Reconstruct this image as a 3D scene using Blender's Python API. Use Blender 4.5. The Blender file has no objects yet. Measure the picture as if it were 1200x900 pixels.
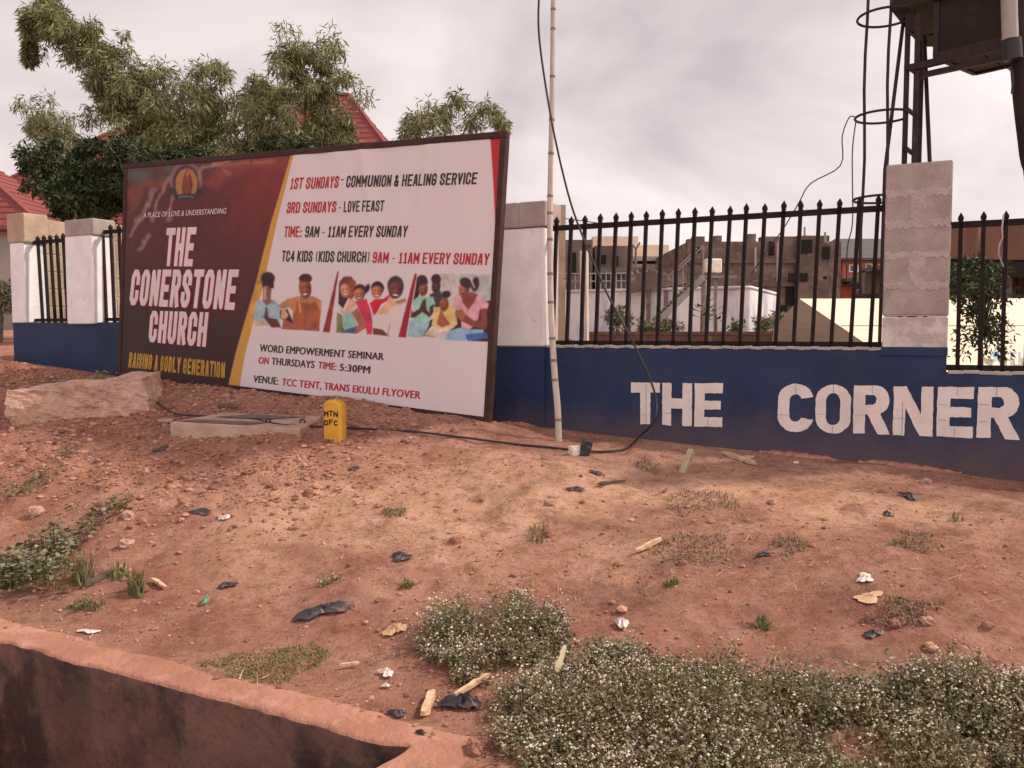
import bpy, math, random
import numpy as np
from mathutils import Vector, Matrix

random.seed(7); rng = np.random.default_rng(7)
scn = bpy.context.scene
col = scn.collection

# ------------------------------------------------------------------ camera, sky, sun, exposure
FPX = 1000.0; PITCH = math.atan(60/FPX); EYE = Vector((0, 0, 1.5))
cd = bpy.data.cameras.new('camera'); cam = bpy.data.objects.new('camera', cd); col.objects.link(cam)
cd.sensor_width = 36; cd.lens = 36*FPX/1200; cd.clip_start = .05; cd.clip_end = 3000
cam.location = EYE; cam.rotation_euler = (math.pi/2-PITCH, 0, 0)
scn.camera = cam
SUN_AZ = math.radians(76)      # from +y towards +x
SUN_EL = math.radians(46)
world = bpy.data.worlds.new('World'); scn.world = world; world.use_nodes = True
def build_world():
    nt = world.node_tree; N = nt.nodes; L = nt.links; N.clear()
    out = N.new('ShaderNodeOutputWorld'); bg = N.new('ShaderNodeBackground'); bg.inputs['Strength'].default_value = .1
    sky = N.new('ShaderNodeTexSky'); sky.sky_type = 'NISHITA'; sky.sun_disc = False
    sky.sun_elevation = SUN_EL; sky.sun_rotation = SUN_AZ; sky.dust_density = 4
    tc = N.new('ShaderNodeTexCoord'); mp = N.new('ShaderNodeMapping'); mp.inputs['Scale'].default_value = (1.3, 1.3, 2.2)
    mp.inputs['Location'].default_value = (.35, .1, .2)
    L.new(tc.outputs['Generated'], mp.inputs['Vector'])
    n1 = N.new('ShaderNodeTexNoise'); n1.inputs['Scale'].default_value = 1.9; n1.inputs['Detail'].default_value = 7
    n1.inputs['Roughness'].default_value = .5; n1.inputs['Distortion'].default_value = .35
    L.new(mp.outputs[0], n1.inputs['Vector'])
    r1 = N.new('ShaderNodeValToRGB'); e = r1.color_ramp.elements
    e[0].position = .36; e[0].color = (5.9, 5.05, 5.15, 1)
    e[1].position = .62; e[1].color = (9.9, 8.75, 8.5, 1)
    L.new(n1.outputs['Fac'], r1.inputs['Fac'])
    # cloud deck brighter low over horizon and round the sun; fill added behind viewer
    sx = N.new('ShaderNodeSeparateXYZ'); L.new(tc.outputs['Generated'], sx.inputs[0])
    def math_(op, a, b):
        m = N.new('ShaderNodeMath'); m.operation = op
        for i, v in enumerate((a, b)):
            if hasattr(v, 'links'): L.new(v, m.inputs[i])
            else: m.inputs[i].default_value = v
        return m.outputs[0]
    up = math_('MAXIMUM', sx.outputs['Z'], 0)
    low = math_('MULTIPLY_ADD', up, -.82); low.node.inputs[2].default_value = 1.15
    side = math_('MULTIPLY_ADD', sx.outputs['X'], .22); L.new(low, side.node.inputs[2])
    back = math_('MULTIPLY', math_('MAXIMUM', math_('MULTIPLY', sx.outputs['Y'], -1), 0), 1.15)
    gain = math_('MAXIMUM', math_('ADD', side, back), .62)
    vm = N.new('ShaderNodeVectorMath'); vm.operation = 'SCALE'
    L.new(r1.outputs['Color'], vm.inputs[0]); L.new(gain, vm.inputs['Scale'])
    mx = N.new('ShaderNodeMixRGB'); mx.inputs['Fac'].default_value = .93
    L.new(sky.outputs[0], mx.inputs[1]); L.new(vm.outputs[0], mx.inputs[2])
    L.new(mx.outputs[0], bg.inputs['Color']); L.new(bg.outputs[0], out.inputs['Surface'])
build_world()
sd = bpy.data.lights.new('sun', 'SUN'); sun = bpy.data.objects.new('sun', sd); col.objects.link(sun)
sd.energy = 4.0; sd.angle = math.radians(5); sd.color = (1, .90, .76)
_d = Vector((math.sin(SUN_AZ)*math.cos(SUN_EL), math.cos(SUN_AZ)*math.cos(SUN_EL), math.sin(SUN_EL)))
sun.rotation_euler = _d.to_track_quat('Z', 'Y').to_euler(); sun.location = (20, 5, 30)
vs = scn.view_settings; vs.view_transform = 'Standard'; vs.look = 'None'; vs.gamma = 1; vs.use_curve_mapping = False
vs.exposure = 0.2
scn.cycles.max_bounces = 5; scn.cycles.use_denoising = True

# ------------------------------------------------------------------ coordinates
cp, sp = math.cos(PITCH), math.sin(PITCH)
def ray(x, y):
    a = (x-600)/FPX; b = (450-y)/FPX
    return Vector((a, cp+b*sp, -sp+b*cp))
def at(x, y, D):                       # the point seen at photo pixel x, y that is D metres away along +y
    r = ray(x, y); return EYE + r*(D/r.y)
def project(P):                        # numpy (n,3) -> photo pixels
    d = P - np.array(EYE); f = d[:, 1]*cp - d[:, 2]*sp; v = d[:, 1]*sp + d[:, 2]*cp
    f = np.where(f < .05, .05, f)
    return 600+FPX*d[:, 0]/f, 450-FPX*v/f
U = Vector((.88998, -.45599, 0)); NN = Vector((-.45599, -.88998, 0)); O = Vector((.0917, 7.65, 0))
ANG = math.atan2(U.y, U.x)
def W(s, t, z): return O + U*s + NN*t + Vector((0, 0, z))
def s_of(x, t=0):                      # where a photo column meets the plane t = const of the wall
    r = ray(x, 400); base = O + NN*t
    k = (base.x*NN.x + base.y*NN.y)/(r.x*NN.x + r.y*NN.y)
    P = r*k; return (P.x-O.x)*U.x + (P.y-O.y)*U.y
def z_of(x, y, t=0):
    P = W(s_of(x, t), t, 0); return at(x, y, P.y).z

def _h(ix, iy, seed):
    n = (ix.astype(np.int64)*374761393 + iy.astype(np.int64)*668265263 + seed*1274126177) & 0x7fffffff
    n = ((n ^ (n >> 13))*1274126177) & 0x7fffffff
    return ((n ^ (n >> 16)) & 0xffff)/65535.0
def vnoise(x, y, seed=0):
    ix = np.floor(x); iy = np.floor(y); fx = x-ix; fy = y-iy
    fx = fx*fx*(3-2*fx); fy = fy*fy*(3-2*fy)
    a = _h(ix, iy, seed); b = _h(ix+1, iy, seed); c = _h(ix, iy+1, seed); d = _h(ix+1, iy+1, seed)
    return (a+(b-a)*fx)*(1-fy) + (c+(d-c)*fx)*fy - .5
def fbm(x, y, seed=0, o=4):
    r = 0; a = 1
    for i in range(o): r = r+a*vnoise(x*2**i, y*2**i, seed+i); a *= .5
    return r
def sm(a, b, x):
    t = np.clip((x-a)/(b-a), 0, 1); return t*t*(3-2*t)

S_END, LIP_T = 1.76, 4.45              # the drain ends here; its near edge
WALL_S = [-30, -7.2, -6.3, -5.35, -2.6, 0, 1.3, 2.6, 3.87, 6, 30]
WALL_Z = [1.3, 1.12, 1.06, .985, .83, .675, .60, .545, .47, .40, .2]
def ground(s, t, fine=True):
    s = np.asarray(s, float); t = np.asarray(t, float)
    zb = np.interp(s, WALL_S, WALL_Z)
    front = zb + .09*np.exp(-((t-.75)/.45)**2)*sm(.9, -.3, s)
    k = np.clip((t-.75)/(4.15-.75), 0, 1); k = .55*k + .45*sm(0, 1, k)
    z = front*(1-k) + .05*k
    z = z + .05*np.exp(-(((s-.55)/.5)**2 + ((t-1.55)/.28)**2))     # the little ridge of earth
    rubble = sm(.3, -1.2, s)*sm(.4, 1.0, t)*sm(3.6, 2.4, t)
    z = z + rubble*.05
    if fine:
        act = sm(-.1, .35, t)*sm(4.2, 3.9, t) + sm(S_END+.35, S_END+.7, s)*sm(3.9, 4.2, t)
        z = z + np.clip(act, 0, 1)*(fbm(s*1.3, t*1.3, 3, 3)*.07 + fbm(s*6, t*6, 11, 4)*(.022+.03*rubble))
    # behind the wall: level compound on the right, rising ground beyond the left end
    back = np.interp(s, [-60, -9, -6.6, -4, 5], [1.25, 1.25, 1.1, -.2, -.8]) + np.clip(-t, 0, 60)*np.interp(s, [-9, -5], [.035, 0])
    w = sm(0, -.7, t)
    z = z*(1-w) + back*w
    drain = sm(LIP_T-.12, LIP_T-.09, t)*sm(S_END+.2, S_END+.16, s)*sm(5.75, 5.7, t)
    z = z*(1-drain) - .85*drain
    return z
def to_st(x, y): return (x-O.x)*U.x+(y-O.y)*U.y, (x-O.x)*NN.x+(y-O.y)*NN.y
def gz(x, y):
    s, t = to_st(x, y); return float(ground(s, t))
def hit(px, py, lift=0.0):             # where the line of sight through a photo pixel meets the ground
    r = ray(px, py); D = np.arange(2.0, 14, .01); k = D/r.y
    X = r.x*k; Z = 1.5+r.z*k; s, t = to_st(X, D); g = ground(s, t)
    i = np.argmax(Z <= g)
    return Vector((X[i], D[i], g[i]+lift))

# ------------------------------------------------------------------ materials
def S(r, g, b):                        # sRGB 0-255 -> linear
    f = lambda c: (c/255/12.92 if c <= 10 else ((c/255+.055)/1.055)**2.4)
    return (f(r), f(g), f(b), 1)
def mat(name, c1, c2=None, scale=8, detail=6, rough=.85, bump=0, bscale=None, stretch=(1, 1, 1), spots=None, attr=None, spec=.3, metal=0, lo=.35, hi=.65):
    m = bpy.data.materials.new(name); m.use_nodes = True; nt = m.node_tree; N = nt.nodes; L = nt.links
    b = N['Principled BSDF']; b.inputs['Roughness'].default_value = rough
    b.inputs['Specular IOR Level'].default_value = spec; b.inputs['Metallic'].default_value = metal
    tc = N.new('ShaderNodeTexCoord'); mp = N.new('ShaderNodeMapping'); mp.inputs['Scale'].default_value = stretch
    L.new(tc.outputs['Object'], mp.inputs[0])
    n = N.new('ShaderNodeTexNoise'); n.inputs['Scale'].default_value = scale; n.inputs['Detail'].default_value = detail
    L.new(mp.outputs[0], n.inputs['Vector'])
    r = N.new('ShaderNodeValToRGB'); e = r.color_ramp.elements
    c2 = c2 or tuple(v*.75 for v in c1[:3])+(1,)
    e[0].position = lo; e[0].color = c2; e[1].position = hi; e[1].color = c1
    if attr:
        at_ = N.new('ShaderNodeAttribute'); at_.attribute_name = attr; L.new(at_.outputs['Fac'], r.inputs['Fac'])
        e[0].position = 0; e[1].position = 1
    else: L.new(n.outputs['Fac'], r.inputs['Fac'])
    o = r.outputs['Color']
    for (sc, lo2, hi2, cc, amt) in (spots or []):
        k = N.new('ShaderNodeTexNoise'); k.inputs['Scale'].default_value = sc; k.inputs['Detail'].default_value = 8; k.inputs['Roughness'].default_value = .65
        L.new(mp.outputs[0], k.inputs['Vector'])
        q = N.new('ShaderNodeMapRange'); q.inputs[1].default_value = lo2; q.inputs[2].default_value = hi2; q.inputs[4].default_value = amt
        L.new(k.outputs['Fac'], q.inputs[0])
        x = N.new('ShaderNodeMixRGB'); L.new(q.outputs[0], x.inputs[0]); L.new(o, x.inputs[1]); x.inputs[2].default_value = cc; o = x.outputs[0]
    L.new(o, b.inputs['Base Color'])
    if bump:
        k = N.new('ShaderNodeTexNoise'); k.inputs['Scale'].default_value = bscale or scale*4; k.inputs['Detail'].default_value = 8
        L.new(mp.outputs[0], k.inputs['Vector'])
        bp = N.new('ShaderNodeBump'); bp.inputs['Strength'].default_value = 1; bp.inputs['Distance'].default_value = bump
        L.new(k.outputs['Fac'], bp.inputs['Height']); L.new(bp.outputs[0], b.inputs['Normal'])
    return m
def zband(m, z0, z1, c, amt, noise=6):     # dirt splashed up from below: a mixed band by object z
    nt = m.node_tree; N = nt.nodes; L = nt.links; b = N['Principled BSDF']
    src = b.inputs['Base Color'].links[0].from_socket
    tc = N.new('ShaderNodeTexCoord'); sx = N.new('ShaderNodeSeparateXYZ'); L.new(tc.outputs['Object'], sx.inputs[0])
    k = N.new('ShaderNodeTexNoise'); k.inputs['Scale'].default_value = noise; k.inputs['Detail'].default_value = 6; L.new(tc.outputs['Object'], k.inputs['Vector'])
    ad = N.new('ShaderNodeMath'); ad.operation = 'MULTIPLY_ADD'; L.new(k.outputs['Fac'], ad.inputs[0]); ad.inputs[1].default_value = .3*abs(z1-z0)*2; L.new(sx.outputs['Z'], ad.inputs[2])
    q = N.new('ShaderNodeMapRange'); L.new(ad.outputs[0], q.inputs[0]); q.inputs[1].default_value = z1; q.inputs[2].default_value = z0; q.inputs[4].default_value = amt
    x = N.new('ShaderNodeMixRGB'); L.new(q.outputs[0], x.inputs[0]); L.new(src, x.inputs[1]); x.inputs[2].default_value = c
    L.new(x.outputs[0], b.inputs['Base Color']); return m
def attr_mat(name, attr='paint', rough=.6, bump=0):
    m = bpy.data.materials.new(name); m.use_nodes = True; nt = m.node_tree; b = nt.nodes['Principled BSDF']
    a = nt.nodes.new('ShaderNodeAttribute'); a.attribute_name = attr; nt.links.new(a.outputs['Color'], b.inputs['Base Color'])
    b.inputs['Roughness'].default_value = rough; b.inputs['Specular IOR Level'].default_value = .25
    return m

M = {}
M['navy'] = zband(mat('navy_paint', (.018, .034, .094, 1), (.013, .025, .072, 1), 3, rough=.6, bump=.004, bscale=30,
    spots=[(9, .60, .75, (.04, .042, .06, 1), .45), (2.2, .5, .75, (.03, .032, .052, 1), .5)]), .50, 1.10, (.15, .085, .06, 1), .8, 5)
M['white'] = mat('white_paint', (.80, .765, .775, 1), (.70, .665, .67, 1), 5, rough=.75, bump=.004, bscale=40, spots=[(14, .64, .72, (.42, .36, .33, 1), .6), (3, .58, .75, (.6, .56, .54, 1), .5)])
M['block'] = mat('sandcrete_block', (.40, .335, .31, 1), (.31, .255, .235, 1), 7, rough=.95, bump=.008, bscale=70, spots=[(5, .56, .72, (.50, .43, .40, 1), .5), (30, .62, .7, (.2, .16, .14, 1), .5)])
M['mortar'] = mat('mortar', (.45, .39, .36, 1), (.37, .31, .285, 1), 14, rough=.95, bump=.012, bscale=50)
M['smear'] = mat('whitewashed_block', (.62, .56, .54, 1), (.43, .37, .34, 1), 9, rough=.95, bump=.008, bscale=60, lo=.42, hi=.6)
M['tanblock'] = mat('tan_sandcrete', (.46, .345, .25, 1), (.36, .26, .185, 1), 4, rough=.95, bump=.008, bscale=50, spots=[(12, .58, .7, (.22, .16, .12, 1), .5)])
M['letter'] = mat('cream_letter_paint', (.74, .66, .63, 1), (.64, .56, .53, 1), 6, rough=.75, bump=.003, bscale=40, spots=[(26, .64, .70, (.2, .18, .2, 1), .6), (6, .55, .75, (.58, .48, .44, 1), .6)])
M['iron'] = mat('black_iron', (.020, .012, .012, 1), (.013, .008, .008, 1), 20, rough=.75, spots=[(35, .6, .72, (.07, .028, .02, 1), .6)], spec=.2)
M['brown_steel'] = mat('rusty_brown_steel', (.055, .024, .018, 1), (.032, .015, .012, 1), 12, rough=.7, spots=[(30, .58, .7, (.11, .045, .025, 1), .6)])
M['bamboo'] = mat('weathered_bamboo', (.53, .45, .41, 1), (.42, .35, .31, 1), 6, rough=.65, stretch=(6, 6, .6), bump=.001, spots=[(8, .60, .72, (.22, .15, .11, 1), .7)])
M['node'] = mat('bamboo_node', (.27, .18, .145, 1), rough=.8)
M['cable'] = mat('black_cable', (.035, .030, .032, 1), (.025, .02, .022, 1), 10, rough=.5)
M['steel'] = mat('dark_red_steel', (.045, .022, .024, 1), (.025, .013, .016, 1), 8, rough=.65, spots=[(24, .58, .7, (.12, .05, .03, 1), .6)])
M['darksteel'] = mat('dark_tank_steel', (.018, .012, .011, 1), (.030, .017, .012, 1), 3, rough=.8, spots=[(5, .55, .7, (.07, .035, .02, 1), .7)])
M['yellow'] = mat('yellow_paint', (.66, .37, .045, 1), (.56, .29, .035, 1), 9, rough=.7, bump=.003, bscale=60, spots=[(22, .62, .72, (.30, .16, .06, 1), .7)])
M['ink'] = mat('dark_paint', (.03, .018, .012, 1), rough=.8)
M['rock'] = mat('pale_concrete', (.60, .405, .315, 1), (.42, .25, .18, 1), 7, rough=.95, bump=.04, bscale=22, spots=[(8, .56, .7, (.28, .15, .10, 1), .7)])
M['slab'] = mat('old_concrete_slab', (.48, .35, .27, 1), (.38, .25, .18, 1), 6, rough=.95, bump=.015, bscale=40, spots=[(7, .55, .7, (.34, .16, .10, 1), .7)])
M['slabdark'] = mat('dark_concrete_inset', (.17, .13, .115, 1), (.13, .095, .08, 1), 8, rough=.95, bump=.01)
M['clod'] = mat('red_earth_clod', (.47, .255, .175, 1), (.19, .080, .054, 1), 1, rough=1, attr='var')
M['stone'] = mat('pale_stone', (.46, .29, .215, 1), (.36, .20, .145, 1), 12, rough=.95, bump=.01)
M['redstone'] = mat('red_stone', (.34, .16, .11, 1), (.22, .10, .07, 1), 12, rough=1, bump=.01)
M['bag'] = mat('dark_plastic_film', (.050, .044, .050, 1), (.028, .025, .030, 1), 12, rough=.5, spec=.4, spots=[(14, .54, .66, (.22, .12, .09, 1), .75)])
M['paper'] = mat('white_paper', (.72, .66, .62, 1), (.6, .52, .47, 1), 10, rough=.9, bump=.004)
M['card'] = mat('tan_cardboard', (.58, .38, .22, 1), (.46, .28, .16, 1), 10, rough=.95)
M['wood'] = mat('raw_split_wood', (.66, .47, .32, 1), (.48, .30, .18, 1), 14, rough=.9, stretch=(1, 1, 6), bump=.004)
M['oldwood'] = mat('grey_green_wood', (.47, .40, .26, 1), (.34, .27, .17, 1), 14, rough=.9, bump=.006)
M['straw'] = mat('dry_straw', (.55, .36, .24, 1), (.30, .17, .11, 1), 1, rough=1, attr='var')
M['bambooleaf'] = mat('bamboo_leaf', (.29, .28, .12, 1), (.085, .092, .035, 1), 1, rough=.6, attr='var')
M['paleleaf'] = mat('pale_bamboo_leaf', (.30, .29, .155, 1), (.12, .125, .055, 1), 1, rough=.6, attr='var')
M['darkleaf'] = mat('dark_leaf', (.060, .078, .026, 1), (.021, .033, .012, 1), 1, rough=.6, attr='var')
M['weedleaf'] = mat('weed_leaf', (.33, .275, .15, 1), (.095, .085, .045, 1), 1, rough=.7, attr='var')
M['greenleaf'] = mat('broad_green_leaf', (.22, .205, .115, 1), (.085, .088, .045, 1), 1, rough=.65, attr='var')
M['grass'] = mat('short_grass', (.23, .20, .085, 1), (.10, .105, .04, 1), 1, rough=.8, attr='var')
M['drygrass'] = mat('dry_grass', (.34, .235, .14, 1), (.115, .085, .05, 1), 1, rough=.9, attr='var')
M['petal'] = mat('white_flower', (.78, .68, .57, 1), (.56, .46, .36, 1), 1, rough=.8, attr='var')
M['bark'] = mat('bark', (.12, .09, .06, 1), (.07, .05, .035, 1), 12, rough=.95)
M['culm'] = mat('green_culm', (.17, .15, .07, 1), (.11, .09, .045, 1), 6, rough=.7)
M['roof'] = mat('red_metal_roof', (.23, .058, .048, 1), (.19, .046, .040, 1), 2, rough=.55, bump=.0)
M['wallcream'] = mat('cream_render', (.70, .56, .44, 1), (.62, .49, .38, 1), 2, rough=.9)
M['walldull'] = mat('dull_pale_render', (.34, .30, .27, 1), (.28, .25, .22, 1), 2, rough=.9)
M['pane'] = mat('dark_window', (.035, .035, .045, 1), rough=.25, spec=.5)
M['void'] = mat('unlit_opening', (.016, .012, .010, 1), rough=.9)
M['blockgrey'] = mat('weathered_blockwork', (.185, .137, .113, 1), (.095, .069, .056, 1), .9, rough=.95, stretch=(1, 1, 1.6), spots=[(2.6, .55, .66, (.32, .25, .215, 1), .7), (.7, .52, .66, (.085, .062, .05, 1), .75), (6, .58, .66, (.07, .05, .042, 1), .6)])
M['blockdark'] = mat('dark_blockwork', (.16, .125, .105, 1), (.10, .075, .064, 1), 1.2, rough=.95, spots=[(3, .56, .72, (.2, .155, .13, 1), .5)])
M['orange'] = mat('orange_render', (.46, .145, .10, 1), (.40, .12, .085, 1), 1, rough=.85)
M['greyroof'] = mat('charcoal_roof', (.10, .088, .085, 1), (.078, .068, .066, 1), 2, rough=.8)
M['whitewash'] = mat('stained_shaded_whitewash', (.82, .79, .79, 1), (.58, .58, .61, 1), .9, rough=.85, stretch=(1, 1, .4), spots=[(1.1, .47, .60, (.33, .35, .41, 1), .75), (5, .56, .68, (.40, .40, .43, 1), .6)])  # blue-grey patches mix real stains with shade put into the colour
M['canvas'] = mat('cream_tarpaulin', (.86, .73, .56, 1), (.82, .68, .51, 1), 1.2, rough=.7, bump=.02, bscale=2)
M['canvasend'] = mat('shade_toned_tarpaulin', (.40, .31, .235, 1), (.34, .265, .20, 1), 1.2, rough=.8, bump=.05, bscale=2, stretch=(.5, .5, 2.5))  # cream tarpaulin darkened: the hip end's shade is put into its colour
M['skyblue'] = mat('pale_blue_print', (.42, .55, .66, 1), rough=.8)
M['greyprint'] = mat('grey_print', (.42, .43, .47, 1), rough=.8)
M['brick'] = mat('red_brown_brick', (.17, .085, .062, 1), (.11, .06, .045, 1), 8, rough=.95, spots=[(5, .55, .7, (.36, .28, .22, 1), .6)])
M['post'] = mat('concrete_post', (.58, .48, .40, 1), (.48, .39, .32, 1), 3, rough=.9)
M['fascia'] = mat('streaked_concrete', (.175, .095, .066, 1), (.11, .058, .042, 1), 2, rough=.95, stretch=(1, 1, .15), spots=[(4, .60, .70, (.33, .25, .20, 1), .6)])
M['galv'] = mat('grey_galvanised', (.27, .24, .225, 1), (.20, .175, .16, 1), 5, rough=.6)
M['litbox'] = mat('pale_cream_sheet', (.95, .84, .70, 1), rough=.6)
M['green_glass'] = mat('green_scrap', (.16, .30, .20, 1), rough=.5)
M['pipe'] = mat('white_plastic_pipe', (.40, .35, .33, 1), (.30, .26, .24, 1), 4, rough=.5)
M['drain'] = mat('stained_drain_concrete', (.21, .118, .092, 1), (.105, .062, .05, 1), 2.0, rough=.95, bump=.014, bscale=30, stretch=(1, 1, .75), lo=.38, hi=.62,
    spots=[(1.7, .50, .60, (.034, .024, .021, 1), .8), (5, .56, .66, (.045, .03, .026, 1), .7), (9, .56, .68, (.24, .14, .105, 1), .5), (28, .58, .68, (.045, .03, .026, 1), .6)])
M['lip'] = mat('dusty_concrete', (.43, .205, .145, 1), (.32, .142, .098, 1), 3, rough=1, bump=.010, bscale=40, spots=[(9, .52, .68, (.50, .30, .22, 1), .5), (5, .50, .62, (.26, .115, .08, 1), .55), (16, .58, .70, (.25, .12, .085, 1), .5), (50, .62, .72, (.18, .095, .07, 1), .5)])

# ------------------------------------------------------------------ mesh tools
class MB:
    def __init__(s): s.v = []; s.f = []; s.m = []; s.sm = []
    def add(s, vs_, fs, mi=0, smooth=False):
        b = len(s.v); s.v += [tuple(v) for v in vs_]
        for f in fs: s.f.append([b+i for i in f]); s.m.append(mi); s.sm.append(smooth)
    def box(s, c, size, ax=None, mi=0, bev=0):   # ax: (x, y, z) axes
        c = Vector(c); X, Y, Z = ax or (Vector((1, 0, 0)), Vector((0, 1, 0)), Vector((0, 0, 1)))
        hx, hy, hz = size[0]/2, size[1]/2, size[2]/2
        if bev <= 0:
            P = [c+X*(hx*a)+Y*(hy*b)+Z*(hz*d) for d in (-1, 1) for a, b in ((-1, -1), (1, -1), (1, 1), (-1, 1))]
            s.add(P, [(3, 2, 1, 0), (4, 5, 6, 7), (0, 1, 5, 4), (1, 2, 6, 5), (2, 3, 7, 6), (3, 0, 4, 7)], mi); return
        e = bev; rings = []
        for z, k in ((-hz, e), (-hz+e, 0), (hz-e, 0), (hz, e)):
            ax_, by = hx-k, hy-k; q = e
            pts = [(-ax_+q, -by), (ax_-q, -by), (ax_, -by+q), (ax_, by-q), (ax_-q, by), (-ax_+q, by), (-ax_, by-q), (-ax_, -by+q)]
            rings.append([c+X*x+Y*y+Z*z for x, y in pts])
        F = []
        for r in range(3):
            for i in range(8): j = (i+1) % 8; F.append((r*8+i, r*8+j, (r+1)*8+j, (r+1)*8+i))
        F.append(tuple(range(7, -1, -1))); F.append(tuple(range(24, 32)))
        s.add([p for r in rings for p in r], F, mi)
    def tube(s, pts, rad, n=8, mi=0, caps=True, smooth=True):
        pts = [Vector(p) for p in pts]; R = rad if isinstance(rad, (list, tuple)) else [rad]*len(pts)
        V = []; prev = None
        for i, p in enumerate(pts):
            d = (pts[min(i+1, len(pts)-1)]-pts[max(i-1, 0)]).normalized()
            a = prev if prev is not None else (Vector((1, 0, 0)) if abs(d.x) < .8 else Vector((0, 1, 0)))
            a = (a-d*a.dot(d)).normalized(); b = d.cross(a); prev = a
            V += [p+(a*math.cos(2*math.pi*k/n)+b*math.sin(2*math.pi*k/n))*R[i] for k in range(n)]
        F = [(i*n+k, i*n+(k+1) % n, (i+1)*n+(k+1) % n, (i+1)*n+k) for i in range(len(pts)-1) for k in range(n)]
        s.add(V, F, mi, smooth)
        if caps: s.add(V[:n], [tuple(range(n-1, -1, -1))], mi); s.add(V[-n:], [tuple(range(n))], mi)
    def bar(s, a, b, w, d=None, mi=0):           # square bar between two points
        a, b = Vector(a), Vector(b); Z = (b-a); L_ = Z.length; Z.normalize()
        X = Z.cross(Vector((0, 0, 1)))
        X = U.copy() if X.length < .05 else X.normalized()
        X = (X-Z*X.dot(Z)).normalized(); Y = Z.cross(X)
        s.box((a+b)/2, (w, d or w, L_), (X, Y, Z), mi)
    def build(s, name, mats, parent=None, var=None):
        me = bpy.data.meshes.new(name); me.from_pydata(s.v, [], s.f)
        for m in (mats if isinstance(mats, (list, tuple)) else [mats]): me.materials.append(M[m] if isinstance(m, str) else m)
        me.polygons.foreach_set('material_index', s.m); me.polygons.foreach_set('use_smooth', s.sm); me.update()
        o = bpy.data.objects.new(name, me); col.objects.link(o)
        if parent: par(o, parent)
        return o
def par(o, p):
    o.parent = p; o.matrix_parent_inverse = Matrix.Translation(p.location).inverted() if not p.parent else Matrix.Identity(4)
def npmesh(name, V, F, mats, parent=None, mi=None, var=None, smooth=False):
    V = np.asarray(V, np.float32); F = np.asarray(F, np.int32); k = F.shape[1]
    me = bpy.data.meshes.new(name); me.vertices.add(len(V)); me.vertices.foreach_set('co', V.ravel())
    me.loops.add(F.size); me.loops.foreach_set('vertex_index', F.ravel())
    me.polygons.add(len(F)); me.polygons.foreach_set('loop_start', np.arange(0, F.size, k, dtype=np.int32))
    me.update(calc_edges=True)
    for m in (mats if isinstance(mats, (list, tuple)) else [mats]): me.materials.append(M[m] if isinstance(m, str) else m)
    if mi is not None: me.polygons.foreach_set('material_index', np.asarray(mi, np.int32))
    me.polygons.foreach_set('use_smooth', np.full(len(F), smooth))
    if var is not None:
        a = me.attributes.new('var', 'FLOAT', 'POINT'); a.data.foreach_set('value', np.asarray(var, np.float32))
    me.validate(); o = bpy.data.objects.new(name, me); col.objects.link(o)
    if parent: par(o, parent)
    return o
def tag(o, label=None, cat=None, group=None, kind=None):
    for k, v in (('label', label), ('category', cat), ('group', group), ('kind', kind)):
        if v: o[k] = v
    return o
def thing(name, label, cat, loc=(0, 0, 0), group=None):
    o = bpy.data.objects.new(name, None); col.objects.link(o); o.location = loc; o.empty_display_size = .1
    return tag(o, label, cat, group)
def set_origin(o, p):                            # put a finished one-mesh thing's origin at its base
    o.data.transform(Matrix.Translation(-Vector(p))); o.location = p
    return o
WAX = (U, NN, Vector((0, 0, 1)))

# lettering -----------------------------------------------------------------
def loops_mesh(loops):
    cu = bpy.data.curves.new('outline', 'CURVE'); cu.dimensions = '2D'; cu.fill_mode = 'BOTH'
    for lp in loops:
        s_ = cu.splines.new('POLY'); s_.points.add(len(lp)-1); s_.use_cyclic_u = True
        for p, (x, y) in zip(s_.points, lp): p.co = (x, y, 0, 1)
    o = bpy.data.objects.new('outline', cu); col.objects.link(o)
    dg = bpy.context.evaluated_depsgraph_get(); me = bpy.data.meshes.new_from_object(o.evaluated_get(dg))
    bpy.data.objects.remove(o); bpy.data.curves.remove(cu)
    return me
def text_loops(body, squeeze=.55, bold=.02, res=3):
    cu = bpy.data.curves.new('t', 'FONT'); cu.body = body; cu.size = 1; cu.resolution_u = res; cu.space_character = 1+bold*1.1
    o = bpy.data.objects.new('t', cu); col.objects.link(o)
    bpy.context.view_layer.update()
    dg = bpy.context.evaluated_depsgraph_get(); me = bpy.data.meshes.new_from_object(o.evaluated_get(dg))
    bpy.data.objects.remove(o)
    V = np.array([v.co[:2] for v in me.vertices]); F = [list(p.vertices) for p in me.polygons]
    bpy.data.meshes.remove(me)
    b = bold*.9/max(squeeze, .3)*.5; n = len(V); F0 = F; V0 = V; V = []; F = []; lay = []
    for k, (dx, dy) in enumerate(((0, 0), (-b, 0), (b, 0), (-b*.5, -b*.35), (b*.5, b*.35))):      # thickened by near-coincident layers
        V.append(V0+np.array([dx, dy*.6])); F += [[q+n*k for q in f] for f in F0]; lay += [k*.00025]*n
    V = np.concatenate(V); V[:, 0] = (V[:, 0]-V[:, 0].min())/np.ptp(V[:, 0]); V[:, 1] = V[:, 1]/.727
    return np.column_stack([V, lay]), F

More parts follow.
